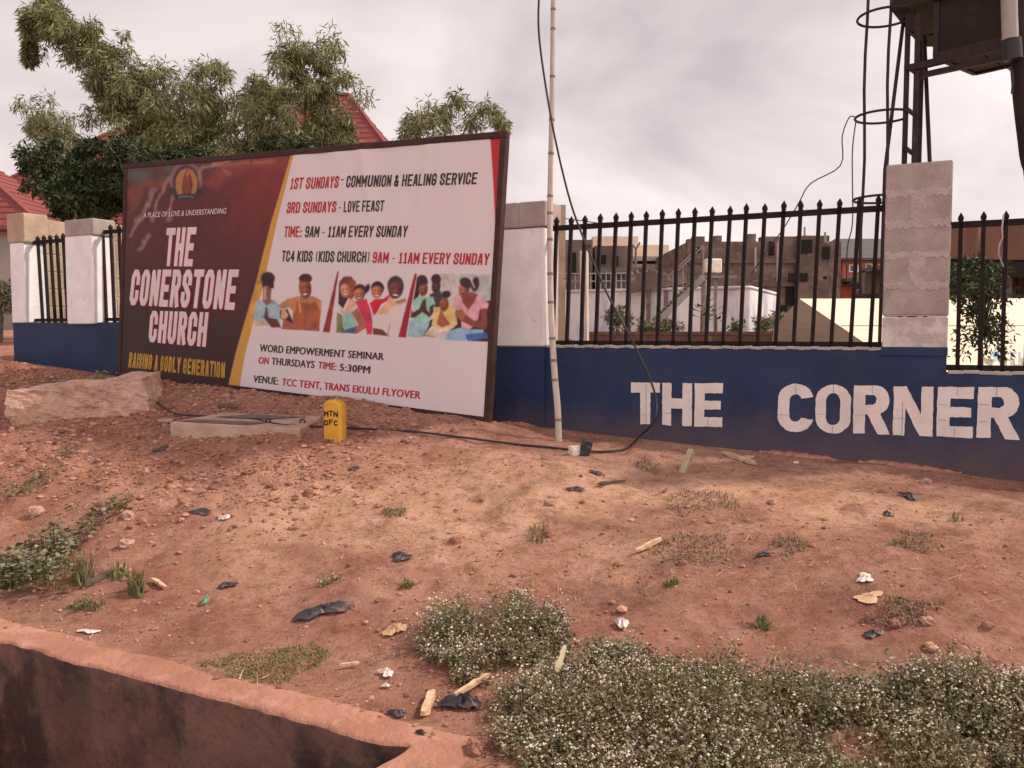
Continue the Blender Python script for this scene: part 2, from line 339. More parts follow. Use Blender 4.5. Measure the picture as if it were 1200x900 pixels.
def block_loops(body, t=.17, w=.46, gap=.09):
    """condensed poster capitals drawn as flat strokes; returns verts (u 0-1, v 0-1, layer) and faces"""
    O_ = [(0, .14), (0, .86), (.28, 1), (.72, 1), (1, .86), (1, .14), (.72, 0), (.28, 0), (0, .14)]
    G = {'A': [[(0, 0), (.36, 1), (.64, 1), (1, 0)], [(.2, .26), (.8, .26)]], 'B': [[(0, 0), (0, 1), (.75, 1), (.95, .88), (.95, .66), (.75, .54), (0, .54)], [(.75, .54), (1, .4), (1, .14), (.75, 0), (0, 0)]],
         'C': [[(1, .70), (1, .86), (.72, 1), (.28, 1), (0, .86), (0, .14), (.28, 0), (.72, 0), (1, .14), (1, .30)]], 'D': [[(0, 0), (0, 1), (.7, 1), (1, .85), (1, .15), (.7, 0), (0, 0)]],
         'E': [[(1, 1), (0, 1), (0, 0), (1, 0)], [(0, .5), (.85, .5)]], 'F': [[(1, 1), (0, 1), (0, 0)], [(0, .5), (.85, .5)]], 'G': [[(1, .72), (1, .86), (.72, 1), (.28, 1), (0, .86), (0, .14), (.28, 0), (.72, 0), (1, .14), (1, .46), (.55, .46)]],
         'H': [[(0, 0), (0, 1)], [(1, 0), (1, 1)], [(0, .5), (1, .5)]], 'I': [[(.5, 0), (.5, 1)]], 'K': [[(0, 0), (0, 1)], [(0, .36), (1, 1)], [(.3, .58), (1, 0)]], 'L': [[(0, 1), (0, 0), (.95, 0)]],
         'M': [[(0, 0), (0, 1), (.5, .3), (1, 1), (1, 0)]], 'N': [[(0, 0), (0, 1), (1, 0), (1, 1)]], 'O': [O_], 'P': [[(0, 0), (0, 1), (.72, 1), (1, .87), (1, .57), (.72, .44), (0, .44)]],
         'R': [[(0, 0), (0, 1), (.72, 1), (1, .87), (1, .62), (.72, .48), (0, .48)], [(.6, .48), (1, 0)]], 'S': [[(1, .72), (1, .87), (.72, 1), (.28, 1), (0, .87), (0, .68), (1, .34), (1, .14), (.72, 0), (.28, 0), (0, .14), (0, .28)]],
         'T': [[(-.05, 1), (1.05, 1)], [(.5, 0), (.5, 1)]], 'U': [[(0, 1), (0, .14), (.28, 0), (.72, 0), (1, .14), (1, 1)]], 'V': [[(0, 1), (.5, 0), (1, 1)]], 'Y': [[(0, 1), (.5, .45), (1, 1)], [(.5, 0), (.5, .45)]],
         '1': [[(.1, .82), (.5, 1), (.5, 0)], [(.1, 0), (.9, 0)]], '3': [[(0, .76), (0, .87), (.28, 1), (.72, 1), (1, .87), (1, .62), (.72, .52), (.35, .52)], [(.72, .52), (1, .4), (1, .14), (.72, 0), (.28, 0), (0, .14), (0, .26)]],
         '4': [[(.75, 0), (.75, 1), (0, .3), (1.05, .3)]], '9': [[(1, .55), (.28, .44), (0, .58), (0, .86), (.28, 1), (.72, 1), (1, .86), (1, .14), (.72, 0), (.28, 0), (0, .14)]],
         '&': [[(1, .0), (.15, .75), (.15, .9), (.4, 1), (.65, .9), (.65, .76), (0, .32), (0, .12), (.25, 0), (.65, 0), (1, .4)]], '-': [[(.1, .42), (.7, .42)]], ':': [[(.3, .02), (.3, .06)], [(.3, .52), (.3, .56)]],
         '(': [[(.7, 1.05), (.3, .8), (.3, .2), (.7, -.05)]], ')': [[(.3, 1.05), (.7, .8), (.7, .2), (.3, -.05)]]}
    narrow = {'I': .0, '-': .7, ':': .25, '(': .5, ')': .5, '1': .75, 'M': 1.35}
    V = []; F = []; x0 = 0; lay = [0]
    def quad(pts, l):
        b = len(V); V.extend([(x, y, l) for x, y in pts]); F.append(list(range(b, b+len(pts))))
    for ch in body:
        if ch == ' ': x0 += w*.55; continue
        k = narrow.get(ch, 1); ww = (w-t)*k; h = 1-t; l = 0; tt = t*(.62 if ch in '()-' else 1)
        for pl in G[ch]:
            P = [(x0+t/2+x*ww if ch != 'I' else x0+t/2, t/2+y*h) for x, y in pl]
            closed = pl[0] == pl[-1]
            for i in range(len(P)-1):
                (ax, ay), (bx, by) = P[i], P[i+1]; d = math.hypot(bx-ax, by-ay)+1e-9; ux, uy = (bx-ax)/d, (by-ay)/d
                ea = tt/2 if (i == 0 and not closed) else 0; eb = tt/2 if (i == len(P)-2 and not closed) else 0
                if ch in '()': ea = eb = 0
                ax -= ux*ea; ay -= uy*ea; bx += ux*eb; by += uy*eb; nx, ny = -uy*tt/2, ux*tt/2
                quad([(ax-nx, ay-ny), (bx-nx, by-ny), (bx+nx, by+ny), (ax+nx, ay+ny)], l*.00012); l += 1
            for i in range(0 if closed else 1, len(P)-1):
                sq = ch in 'EFL' or (ch in 'DBPR' and pl[i] in ((0, 1), (0, 0)))
                cx, cy = P[i]; r = tt/2*(1.0)
                quad([(cx-r, cy-r), (cx+r, cy-r), (cx+r, cy+r), (cx-r, cy+r)] if sq else [(cx+r*1.02*math.cos(a*math.pi/5), cy+r*1.02*math.sin(a*math.pi/5)) for a in range(10)], (l+.5)*.00012)
                l += 1
        x0 += t+ww+gap
    V = np.array(V); V[:, 0] = (V[:, 0]-V[:, 0].min())/np.ptp(V[:, 0]); return V, F

# ------------------------------------------------------------------ soft painting (printed artwork, patches of earth)
def blend(I, c, a): I += (np.array(c[:3])-I)*a[:, None]
def ell(X, Y, cx, cy, rx, ry, rot=0, soft=.7):
    soft *= SOFT
    a = math.radians(rot); dx, dy = X-cx, Y-cy
    u = (dx*math.cos(a)+dy*math.sin(a))/rx; v = (-dx*math.sin(a)+dy*math.cos(a))/ry
    d = (np.sqrt(u*u+v*v)-1)*min(rx, ry); return np.clip(.5-d/(2*soft), 0, 1)
SOFT = 1.0
def poly(X, Y, pts, soft=.7):
    soft *= SOFT
    inside = np.zeros(len(X), bool); d2 = np.full(len(X), 1e9); n = len(pts)
    for i in range(n):
        x0, y0 = pts[i]; x1, y1 = pts[(i+1) % n]; ex, ey = x1-x0, y1-y0
        t = np.clip(((X-x0)*ex+(Y-y0)*ey)/(ex*ex+ey*ey+1e-9), 0, 1)
        d2 = np.minimum(d2, (X-x0-t*ex)**2+(Y-y0-t*ey)**2)
        if y0 != y1: inside ^= ((y0 > Y) != (y1 > Y)) & (X < (x1-x0)*(Y-y0)/(y1-y0)+x0)
    d = np.sqrt(d2)*np.where(inside, -1, 1); return np.clip(.5-d/(2*soft), 0, 1)
def line(X, Y, x0, y0, x1, y1, w, soft=.6):
    ex, ey = x1-x0, y1-y0; t = np.clip(((X-x0)*ex+(Y-y0)*ey)/(ex*ex+ey*ey+1e-9), 0, 1)
    d = np.sqrt((X-x0-t*ex)**2+(Y-y0-t*ey)**2)-w/2; return np.clip(.5-d/(2*soft), 0, 1)

# ================================================================== THE SETTING
def axis(parts):
    out = []
    for a, b, st in parts: out += list(np.arange(a, b, st))
    return np.array(out+[parts[-1][1]])
def expo(a, b, first, g=1.25):
    out = [a]; st = first*(1 if b > a else -1)
    while (out[-1] < b) == (b > a): out.append(out[-1]+st); st *= g
    return np.array(out)
def make_ground():
    s_ = np.concatenate([expo(-8, -900, .1)[::-1][:-1], axis([(-8, 5.3, .026)]), expo(5.3, 900, .06)[1:]])
    t_ = np.concatenate([expo(-.6, -1500, .15)[::-1][:-1], axis([(-.6, .0, .1), (0, 2, .03), (2, 5.0, .021), (5.0, 8, .2)]), expo(8, 500, .4)[1:]])
    for e in (LIP_T-.12, LIP_T-.09, 5.7, 5.75): t_ = np.append(t_, e)
    for e in (S_END+.16, S_END+.2): s_ = np.append(s_, e)
    s_ = np.unique(np.round(s_, 4)); t_ = np.unique(np.round(t_, 4))
    A, B = np.meshgrid(s_, t_); A = A.ravel(); B = B.ravel(); Z = ground(A, B)
    P = np.stack([O.x+U.x*A+NN.x*B, O.y+U.y*A+NN.y*B, Z], 1)
    n, m = len(s_), len(t_); i = np.arange((m-1)*(n-1)); r, c = i//(n-1), i % (n-1); k = r*n+c
    o = npmesh('ground', P, np.stack([k, k+n, k+n+1, k+1], 1), ground_material(), smooth=True)
    X, Y = project(P); near = (P[:, 1] > 1.5) & (P[:, 1] < 14)
    C = np.zeros((len(P), 3))
    jx = X+fbm(A*2.2, B*2.2, 21)*90; jy = Y+fbm(A*2.2, B*2.2, 31)*45
    sand = np.maximum.reduce([
        .9*poly(jx, jy, [(330, 565), (480, 555), (620, 530), (800, 520), (1000, 552), (1200, 590), (1200, 625), (1000, 600), (800, 585), (640, 600), (560, 660), (420, 640), (300, 640)], 14),
        .6*poly(jx, jy, [(180, 585), (330, 565), (330, 690), (250, 660)], 20),
        .5*poly(jx, jy, [(560, 640), (760, 600), (900, 620), (760, 680)], 18),
        .45*poly(jx, jy, [(420, 500), (640, 515), (800, 525), (640, 535)], 10)])
    dark = np.maximum.reduce([
        .8*line(jx, jy, 560, 578, 625, 543, 13, 7), .55*line(jx, jy, 640, 605, 850, 620, 16, 10), .7*ell(jx, jy, 840, 650, 60, 14, 0, 8),
        .5*ell(jx, jy, 740, 690, 90, 20, 0, 10), .6*ell(jx, jy, 810, 590, 50, 10, 0, 8), .4*ell(jx, jy, 1080, 640, 60, 20, 0, 10),
        .6*ell(jx, jy, 30, 680, 90, 40, 0, 20), .4*line(jx, jy, 20, 540, 100, 525, 12, 6), .35*ell(jx, jy, 1020, 720, 110, 30, 0, 15),
        .55*ell(jx, jy, 900, 840, 330, 70, 0, 20), .5*ell(jx, jy, 560, 735, 90, 40, 0, 10)])
    C[:, 0] = sand*near; C[:, 1] = dark*near
    a = o.data.color_attributes.new('zone', 'FLOAT_COLOR', 'POINT'); a.data.foreach_set('color', np.concatenate([C, np.ones((len(C), 1))], 1).astype(np.float32).ravel())
    tag(o, kind='structure'); return o
def ground_material():
    m = bpy.data.materials.new('red_earth'); m.use_nodes = True; nt = m.node_tree; N = nt.nodes; L = nt.links
    b = N['Principled BSDF']; b.inputs['Roughness'].default_value = 1; b.inputs['Specular IOR Level'].default_value = .1
    tc = N.new('ShaderNodeTexCoord')
    def noise(sc, det=8, ro=.6):
        n = N.new('ShaderNodeTexNoise'); n.inputs['Scale'].default_value = sc; n.inputs['Detail'].default_value = det; n.inputs['Roughness'].default_value = ro
        L.new(tc.outputs['Object'], n.inputs['Vector']); return n.outputs['Fac']
    def ramp(f, a, ca, b_, cb):
        r = N.new('ShaderNodeValToRGB'); e = r.color_ramp.elements; e[0].position = a; e[0].color = ca; e[1].position = b_; e[1].color = cb
        L.new(f, r.inputs[0]); return r.outputs[0]
    def mix(f, a, c, amt=None):
        x = N.new('ShaderNodeMixRGB'); L.new(f, x.inputs[0]); L.new(a, x.inputs[1])
        if isinstance(c, tuple): x.inputs[2].default_value = c
        else: L.new(c, x.inputs[2])
        return x.outputs[0]
    def rng_(f, a, b_, amt=1):
        q = N.new('ShaderNodeMapRange'); L.new(f, q.inputs[0]); q.inputs[1].default_value = a; q.inputs[2].default_value = b_; q.inputs[4].default_value = amt; return q.outputs[0]
    red = ramp(noise(2.3), .34, (.36, .150, .104, 1), .68, (.53, .278, .194, 1))
    sand = ramp(noise(3.1), .34, (.56, .30, .20, 1), .66, (.70, .42, .285, 1))
    at_ = N.new('ShaderNodeAttribute'); at_.attribute_name = 'zone'; sep = N.new('ShaderNodeSeparateColor'); L.new(at_.outputs['Color'], sep.inputs[0])
    c = mix(sep.outputs[0], red, sand)
    c = mix(rng_(noise(9, 10, .75), .50, .68, .6), c, (.56, .36, .26, 1))
    c = mix(rng_(noise(13, 10, .75), .52, .66, .65), c, (.19, .085, .058, 1))
    c = mix(rng_(noise(38, 6, .7), .57, .68, .5), c, (.13, .068, .05, 1))
    c = mix(rng_(noise(55, 4, .7), .60, .70, .5), c, (.64, .46, .36, 1))
    c = mix(rng_(noise(5.5, 9, .72), .50, .62, .55), c, (.24, .105, .072, 1))
    c = mix(rng_(noise(21, 8, .75), .57, .66, .7), c, (.115, .062, .046, 1))
    mu = N.new('ShaderNodeMath'); mu.operation = 'MULTIPLY'; L.new(sep.outputs[1], mu.inputs[0]); L.new(rng_(noise(16, 10, .75), .36, .60, 1), mu.inputs[1])
    c = mix(mu.outputs[0], c, (.13, .082, .058, 1))
    L.new(c, b.inputs['Base Color'])
    n1 = noise(26, 10, .72); bp = N.new('ShaderNodeBump'); bp.inputs['Distance'].default_value = .035; bp.inputs['Strength'].default_value = 1
    L.new(n1, bp.inputs['Height']); n2 = noise(110, 4, .6); bp2 = N.new('ShaderNodeBump'); bp2.inputs['Distance'].default_value = .008
    L.new(n2, bp2.inputs['Height']); L.new(bp.outputs[0], bp2.inputs['Normal']); L.new(bp2.outputs[0], b.inputs['Normal'])
    return m
make_ground()

# ---------------------------------------------------------------- drain wall
def drain_wall():
    t = thing('drain_wall', 'stained brown concrete wall of the open drain under the dusty earth edge', 'drain wall', W(-2, LIP_T, .05))
    def e1(s): 
        k = min(1, abs(S_END-s)/.12); return (float(fbm(np.array(s*1.4), np.array(.3), 5, 3))*.012+float(fbm(np.array(s*15.0), np.array(.7), 8, 4))*.011)*k-.05*max(0, (s-(S_END-.22))/.22)**2
    def e2(a):
        k = min(1, abs(LIP_T-a)/.12); return float(fbm(np.array(a*3.), np.array(2.3), 4, 4))*.03*k+.03*max(0, 1-(a-LIP_T+.05)/.2)
    def ztop(s, a, d):                  # d: 0 at the buried back edge, 1 at the free edge
        q = float(fbm(np.array(s*3.), np.array(a*3.+5), 33, 4)); return .030+.026*min(1, d*2.2)+q*.010+.006*float(fbm(np.array(s*14.), np.array(a*14.), 35, 3))*min(1, d*3)-(.012*max(0, (d-.94)/.06)**2)
    ss = axis([(-9, -4, .06), (-4, S_END, .018)]); dd = np.array([0, .12, .24, .36, .48, .6, .72, .82, .9, .95, .98, 1.0]); n = len(dd); V = []; edge = []
    for s in ss:
        te = LIP_T+e1(s)
        for d in dd:
            a = LIP_T-.30+(te-LIP_T+.30)*d; V.append(W(s, a, ztop(s, a, d)))
        edge.append((s, te, V[-1].z))
    b = MB(); b.add(V, [(i*n+j, i*n+j+1, (i+1)*n+j+1, (i+1)*n+j) for i in range(len(ss)-1) for j in range(n-1)], 0, True)
    tt = np.concatenate([np.linspace(LIP_T-.30, edge[-1][1], 9), np.arange(edge[-1][1]+.05, 6.2, .05)]); V = []; ed2 = []
    for a in tt:
        se = S_END+(e2(a)-e2(edge[-1][1]) if a >= edge[-1][1] else 0)
        for d in dd[::-1]:
            s = S_END+.34+(se-S_END-.34)*d; dm = min(d, (a-LIP_T+.30)/.30) if a < LIP_T else d; V.append(W(s, a, ztop(s, a, dm)))
        if a >= edge[-1][1]-1e-6: ed2.append((se, a, V[-n].z))
    b.add(V, [(i*n+j, i*n+j+1, (i+1)*n+j+1, (i+1)*n+j) for i in range(len(tt)-1) for j in range(n-1)], 0, True); b.build('lip', 'lip', t)
    f = MB(); m = 24; V = []
    path = edge+ed2[1:]
    for i, (s, a, z) in enumerate(path):
        for k in range(m+1):
            g = k/m; q = float(fbm(np.array((s+a*1.7)*2.0), np.array(g*4+9), 15, 4))*.022*min(1, g*5)
            V.append(W(s-(q if i >= len(edge) else 0), a+(q if i < len(edge) else 0)-.012*min(1, g*8), z+(-.9-z)*g))
    f.add(V, [(i*(m+1)+j, i*(m+1)+j+1, (i+1)*(m+1)+j+1, (i+1)*(m+1)+j) for i in range(len(path)-1) for j in range(m)], 0, True); f.build('face', 'drain', t)
drain_wall()

# ---------------------------------------------------------------- boundary wall with pillars and painted letters
WT = .23
def wall_piece(b, s0, s1, z1, mi=0, t0=0.0):
    b.box(W((s0+s1)/2, t0-WT/2, (z1-1.2)/2), (s1-s0, WT, z1+1.2), WAX, mi)
PS = dict(A=(s_of(17), s_of(33)), B=(s_of(84), s_of(115)), C=(s_of(584), s_of(640)), D=(s_of(1034), s_of(1110)))
Z_LEFT, Z_MID, Z_RIGHT = z_of(80, 378), z_of(700, 407), z_of(1150, 438)
wall = thing('boundary_wall', 'long navy blue compound wall with white and bare block pillars, lettered in cream', 'wall', W(0, 0, .6))
def boundary():
    b = MB()
    wall_piece(b, PS['A'][0]-.02, PS['B'][1]+1.2, Z_LEFT)
    wall_piece(b, PS['B'][1]+1.2, PS['C'][0]-.002, (Z_LEFT+Z_MID)/2)
    wall_piece(b, PS['C'][0]-.002, PS['D'][1], Z_MID)
    wall_piece(b, PS['D'][1], PS['D'][1]+6, Z_RIGHT)
    # shallow blue pier below pillar C and D
    b.box(W((PS['C'][0]+PS['C'][1])/2-.01, .018, (Z_MID-1.2)/2), (PS['C'][1]-PS['C'][0]+.02, .04, Z_MID+1.196), WAX)
    b.box(W((PS['D'][0]+PS['D'][1])/2, .006, Z_MID-.010), (PS['D'][1]-PS['D'][0]+.012, .018, .062), WAX)
    b.build('base_wall', 'navy', wall)
    c = MB()                       # thin rough mortar capping along the top of the panels
    for s0, s1, z in ((PS['C'][1], PS['D'][0], Z_MID), (PS['D'][1]+.01, PS['D'][1]+6, Z_RIGHT)):
        n = 60
        for i in range(n):
            a = s0+(s1-s0)*i/n; d = (s1-s0)/n
            c.box(W(a+d/2, -WT/2, z+.007+.004*math.sin(i*1.7)), (d, WT+.006+.006*abs(math.sin(i*2.3)), .02), WAX)
    c.build('mortar_capping', 'mortar', wall)
    def blocks(s0, s1, t0, t1, z0, z1, courses, name, half=True, m=('block', 'mortar')):
        k = MB(); h = (z1-z0)/courses
        k.box(W((s0+s1)/2, (t0+t1)/2, (z0+z1)/2), (s1-s0-.012, t0-t1-.012, z1-z0-.008), WAX, 1)
        for i in range(courses):
            zc = z0+h*(i+.5); jog = .003*math.sin(i*3.1)
            parts = [(s0, s1)] if (i % 2 == 0 or not half) else [(s0, s0+(s1-s0)*.46), (s0+(s1-s0)*.54, s1)]
            for a, e in parts:
                k.box(W((a+e)/2+jog, (t0+t1)/2+jog, zc), (e-a, t0-t1, h-.018), WAX, 0, .008)
        o = k.build(name, m, wall); return o
    for nm, (s0, s1) in PS.items():
        if nm == 'A':
            blocks(s0-.03, s1+.03, .03, -.3, z_of(24, 285), z_of(24, 250), 1, 'pillar_block', False, ('tanblock', 'mortar'))
            p = MB(); p.box(W((s0+s1)/2, -.12, (Z_LEFT+z_of(24, 285))/2), (s1-s0, .29, z_of(24, 285)-Z_LEFT), WAX, 0, .012); p.build('pillar', 'white', wall)
        if nm == 'B':
            zt = z_of(100, 277)
            blocks(s0-.01, s1+.02, .045, -.27, zt+.003, z_of(100, 257), 1, 'pillar_block', False, ('block', 'mortar'))
            p = MB(); p.box(W((s0+s1)/2, -.10, (Z_LEFT-.02+zt)/2), (s1-s0, .31, zt-Z_LEFT+.02), WAX, 0, .012); p.build('pillar', 'white', wall)
        if nm == 'C':
            zt = z_of(612, 268)
            blocks(s0-.01, s1+.01, .045, -.29, zt+.003, z_of(612, 238), 1, 'pillar_block', True, ('block', 'mortar'))
            k = MB(); sc = s0+(s1-s0)*.47
            for a, e in ((s0-.012, sc), (sc+.008, s1+.012)): k.box(W((a+e)/2, -.12, (zt+z_of(612, 238))/2+.003), (e-a, .345, z_of(612, 238)-zt-.004), WAX, 0, .008)
            k.build('pillar_block', 'tanblock' if False else 'block', wall)
            p = MB(); p.box(W((s0+s1)/2, -.115, (Z_MID+zt)/2), (s1-s0, .31, zt-Z_MID-.004), WAX, 0, .012); p.build('pillar', 'white', wall)
        if nm == 'D':
            zt = z_of(1072, 190); z0 = Z_MID+.01; zf = z_of(1072, 371)
            blocks(s0-.004, s1+.004, .012, -.3, zf, zt, 5, 'pillar')
            q = MB(); q.box(W((s0+s1)/2, -.144, (z0+zf)/2), (s1-s0+.004, .308, zf-z0-.006), WAX, 0, .008); q.build('pillar_foot', 'smear', wall)
    # vertical mortar smears on pillar D are part of its look: patches of render a few mm proud
    s0, s1 = PS['D']; h = (z_of(1072, 190)-z_of(1072, 371))/5; z0 = z_of(1072, 371)
    r = MB(); rr = random.Random(4)
    for i in range(6):
        zc = z0+h*i
        n = 22; a = [s0+(s1-s0)*j/n for j in range(n+1)]
        tp = [.012+.022*rr.random() for _ in a]; bt = [.010+.026*rr.random() for _ in a]
        V = [W(x, .0165, zc+y) for x, y in zip(a, tp)]+[W(x, .0165, zc-y) for x, y in zip(a, bt)]
        V += [W(x, .009, zc+y+.008) for x, y in zip(a, tp)]+[W(x, .009, zc-y-.008) for x, y in zip(a, bt)]
        k = n+1; F = []
        for j in range(n): F += [(k+j, k+j+1, j+1, j), (j, j+1, 2*k+j+1, 2*k+j), (3*k+j, 3*k+j+1, k+j+1, k+j)]
        if 0 < i < 5: r.add(V, F)
    for i in (1, 3):
        zc = z0+h*i; sc = (s0+s1)/2; n = 12; V = []
        for j in range(n+1):
            w1 = .035+.02*rr.random(); w2 = .035+.02*rr.random(); z = zc+h*j/n
            V += [W(sc-w1-.01, .010, z), W(sc-w1, .0178, z), W(sc+w2, .0178, z), W(sc+w2+.01, .010, z)]
        F = []
        for j in range(n): q = j*4; F += [(q+i2, q+i2+1, q+i2+5, q+i2+4) for i2 in range(3)]
        r.add(V, F)
    r.build('mortar_smear', 'mortar', wall)
    # return walls of tan block that run back behind the left pillars
    for x, dep, zt in ((30, 1.25, z_of(24, 254)), (113, 1.6, z_of(100, 260))):
        k = MB(); s = s_of(x)
        for i in range(9):
            hz = .225; zc = zt-hz*(i+.5); off = .2 if i % 2 else 0
            a = 0.30
            while a < dep:
                e = min(a+.45-(off if a == .30 else 0), dep); k.box(W(s-.1, -(a+e)/2, zc), (.2, e-a-.012, hz-.014), WAX, 0, .006); a = e
        k.box(W(s-.1, -(dep+.28)/2, zt-1.05), (.186, dep-.29, 2.05), WAX, 1)
        k.build('return_wall', ('tanblock', 'mortar'), wall)
boundary()

def glyphs():
    def arc(cx, cy, rx, ry, a0, a1, n=14): return [(cx+rx*math.cos(math.radians(a0+(a1-a0)*i/n)), cy+ry*math.sin(math.radians(a0+(a1-a0)*i/n))) for i in range(n+1)]
    T = [[(0, 1), (1, 1), (1, .76), (.68, .76), (.68, 0), (.33, 0), (.33, .76), (0, .76)]]
    H = [[(0, 0), (.31, 0), (.31, .40), (.68, .40), (.68, 0), (1, 0), (1, 1), (.68, 1), (.68, .64), (.31, .64), (.31, 1), (0, 1)]]
    E_ = [[(0, 0), (1, 0), (1, .22), (.36, .22), (.36, .40), (.94, .40), (.94, .60), (.36, .60), (.36, .77), (1, .77), (1, 1), (0, 1)]]
    C_ = [arc(.5, .68, .5, .32, 10, 90)+arc(.5, .68, .5, .32, 90, 180)+arc(.5, .32, .5, .32, 180, 270)+arc(.5, .32, .5, .32, 270, 350)
          + [(.66, .30)]+arc(.5, .34, .17, .12, 330, 180)+arc(.5, .66, .17, .12, 180, 30)+[(.66, .70)]]
    O_ = [arc(.5, .68, .5, .32, 0, 90)+arc(.5, .68, .5, .32, 90, 180)+arc(.5, .32, .5, .32, 180, 270)+arc(.5, .32, .5, .32, 270, 360),
          arc(.5, .66, .20, .17, 0, 180)+arc(.5, .34, .20, .17, 180, 360)]
    R_ = [[(0, 0), (.33, 0), (.33, .40), (.40, .40), (.68, 0), (1.02, 0), (.74, .42)]+arc(.62, .70, .36, .30, -50, 90)+[(0, 1)],
          [(.33, .60), (.33, .81)]+arc(.50, .705, .13, .105, 90, -90)]
    N_ = [[(0, 0), (.30, 0), (.30, .56), (.68, 0), (1, 0), (1, 1), (.70, 1), (.70, .44), (.32, 1), (0, 1)]]
    return dict(T=T, H=H, E=E_, C=C_, O=O_, R=R_, N=N_)
def wall_letters():
    G = glyphs()
    # letter, left x, right x, top y left/right, bottom y left/right (photo pixels on the face of the wall)
    items = [('T', 740, 774, 448, 448.5, 497, 497.5), ('H', 777, 812, 448.5, 449, 498, 499.5), ('E', 815, 848, 449, 449, 499.5, 500.5),
             ('C', 913, 955, 449.5, 450, 505.5, 507), ('O', 957.5, 999, 450.5, 451, 507, 509), ('R', 1002, 1045, 451.5, 452, 507.5, 509.5),
             ('N', 1049, 1096, 452.5, 453, 509.5, 511.5), ('E', 1100.5, 1143.5, 453.5, 453.5, 511, 513.5), ('R', 1148, 1198, 453.5, 454, 512.5, 515.5)]
    for word in (items[:3], items[3:]):
        b = MB(); rr = random.Random(3)
        for ch, x0, x1, ta, tb, ba, bb in word:
            lp = []
            for L_ in G[ch]:                     # densify and roughen: hand-stencilled edges
                q = []
                for i in range(len(L_)):
                    (ax, ay), (bx_, by_) = L_[i], L_[(i+1) % len(L_)]; n = max(1, int(math.hypot(bx_-ax, by_-ay)/.09))
                    for j in range(n): q.append((ax+(bx_-ax)*j/n+rr.uniform(-.010, .010), ay+(by_-ay)*j/n+rr.uniform(-.007, .007)))
                lp.append(q)
            me = loops_mesh(lp)
            s0, s1 = s_of(x0), s_of(x1); zt0, zt1, zb0, zb1 = z_of(x0, ta), z_of(x1, tb), z_of(x0, ba), z_of(x1, bb)
            V = []
            for v in me.vertices:
                x, y = v.co.x, v.co.y; V.append(W(s0+(s1-s0)*x, .0042, (zb0+(zb1-zb0)*x)*(1-y)+(zt0+(zt1-zt0)*x)*y))
            V2 = [p+NN*.0 for p in V]
            b.add(V2, [list(p.vertices) for p in me.polygons]); bpy.data.meshes.remove(me)
        # the pier below pillar D stands proud: lift what crosses it
        lo, hi = PS['D'][0]-.02, PS['D'][1]+.02
        b.v = [tuple(Vector(v)+NN*(.0155 if False else 0)) for v in b.v]
        b.build('lettering', 'letter', wall)
    # stencil guide lines scored across the letters: fine dark joints
    j = MB()
    for x, y0, y1 in ((758, 449, 496), (934, 450, 462), (978, 451, 461), (978, 499, 508), (1024, 452, 461), (1060, 470, 509), (1124, 454, 464), (1122, 502, 511), (1170, 454, 464), (831, 490, 499)):
        s = s_of(x); j.box(W(s, .0052, (z_of(x, y0)+z_of(x, y1))/2), (.005, .003, z_of(x, y0)-z_of(x, y1)), WAX)
    for x0, x1, y in ((753, 762, 486), (779, 787, 484), (915, 926, 486), (959, 968, 485), (1003, 1014, 486), (1051, 1062, 490), (1102, 1112, 474), (1149, 1160, 474), (1102, 1112, 492), (1150, 1160, 494)):
        j.box(W((s_of(x0)+s_of(x1))/2, .0053, z_of((x0+x1)/2, y)), (s_of(x1)-s_of(x0), .003, .005), WAX)
    j.build('stencil_lines', 'greyprint', wall)
wall_letters()

# ---------------------------------------------------------------- railings
brr = random.Random(12)
def railing(label, s0, s1, zb, zr, tip, bars, lean, t=-.11):
    o = thing('metal_railing', label, 'railing', W((s0+s1)/2, t, zb), 'black spear-topped railings on the wall')
    b = MB(); b.box(W((s0+s1)/2, t, zr), (s1-s0, .03, .045), WAX); b.build('top_rail', 'iron', o)
    b = MB(); b.box(W((s0+s1)/2, t, zb+.042), (s1-s0, .03, .04), WAX); b.build('bottom_rail', 'iron', o)
    for s in bars:
        k = MB(); dz = tip-zb
        lean_ = lean+brr.uniform(-.006, .006); dz += brr.uniform(-.006, .006); Z = (U*lean*0+Vector((0, 0, 1))+U*lean_).normalized()
        a = W(s, t+.0, zb+.006); h = dz-.085
        k.box(a+Z*(h/2), (.028, .03, h), (U, NN, Z))
        q = a+Z*h; w = .017                          # spear head: collar, flare, point
        R = [(0, w), (.012, w*.85), (.022, w*1.12), (.036, w*1.12), (.072, .001)]
        V = []
        for hh, r in R: V += [q+Z*hh+U*(r*x)+NN*(r*y) for x, y in ((-1, -1), (1, -1), (1, 1), (-1, 1))]
        k.add(V, [(i*4+j, i*4+(j+1) % 4, (i+1)*4+(j+1) % 4, (i+1)*4+j) for i in range(len(R)-1) for j in range(4)])
        k.build('bar', 'iron', o)
    return o
sA, sB = s_of(664, -.11), s_of(1019.5, -.11)
step = (sB-sA)/18
railing('black railing of twenty spear-topped bars between the white pillar and the bare block pillar', PS['C'][1]-.02, PS['D'][0]+.03, z_of(700, 407.5, -.11), z_of(660, 267, -.11), z_of(664, 252, -.11),
        [sA+step*i for i in range(-1, 19)], .035)
x_, = [1124]
railing('black railing panel right of the bare block pillar, dipping lower than its neighbour', PS['D'][1]-.02, PS['D'][1]+2.6, z_of(1150, 438, -.11), z_of(1150, 262, -.11), z_of(1150, 246, -.11),
        [s_of(x, -.11) for x in (1123, 1149, 1175.5, 1203)]+[s_of(1203, -.11)+.16*i for i in range(1, 12)], -.006)
zl, zr_, zt_ = z_of(60, 379, -.11), z_of(60, 283, -.11), z_of(60, 274, -.11)
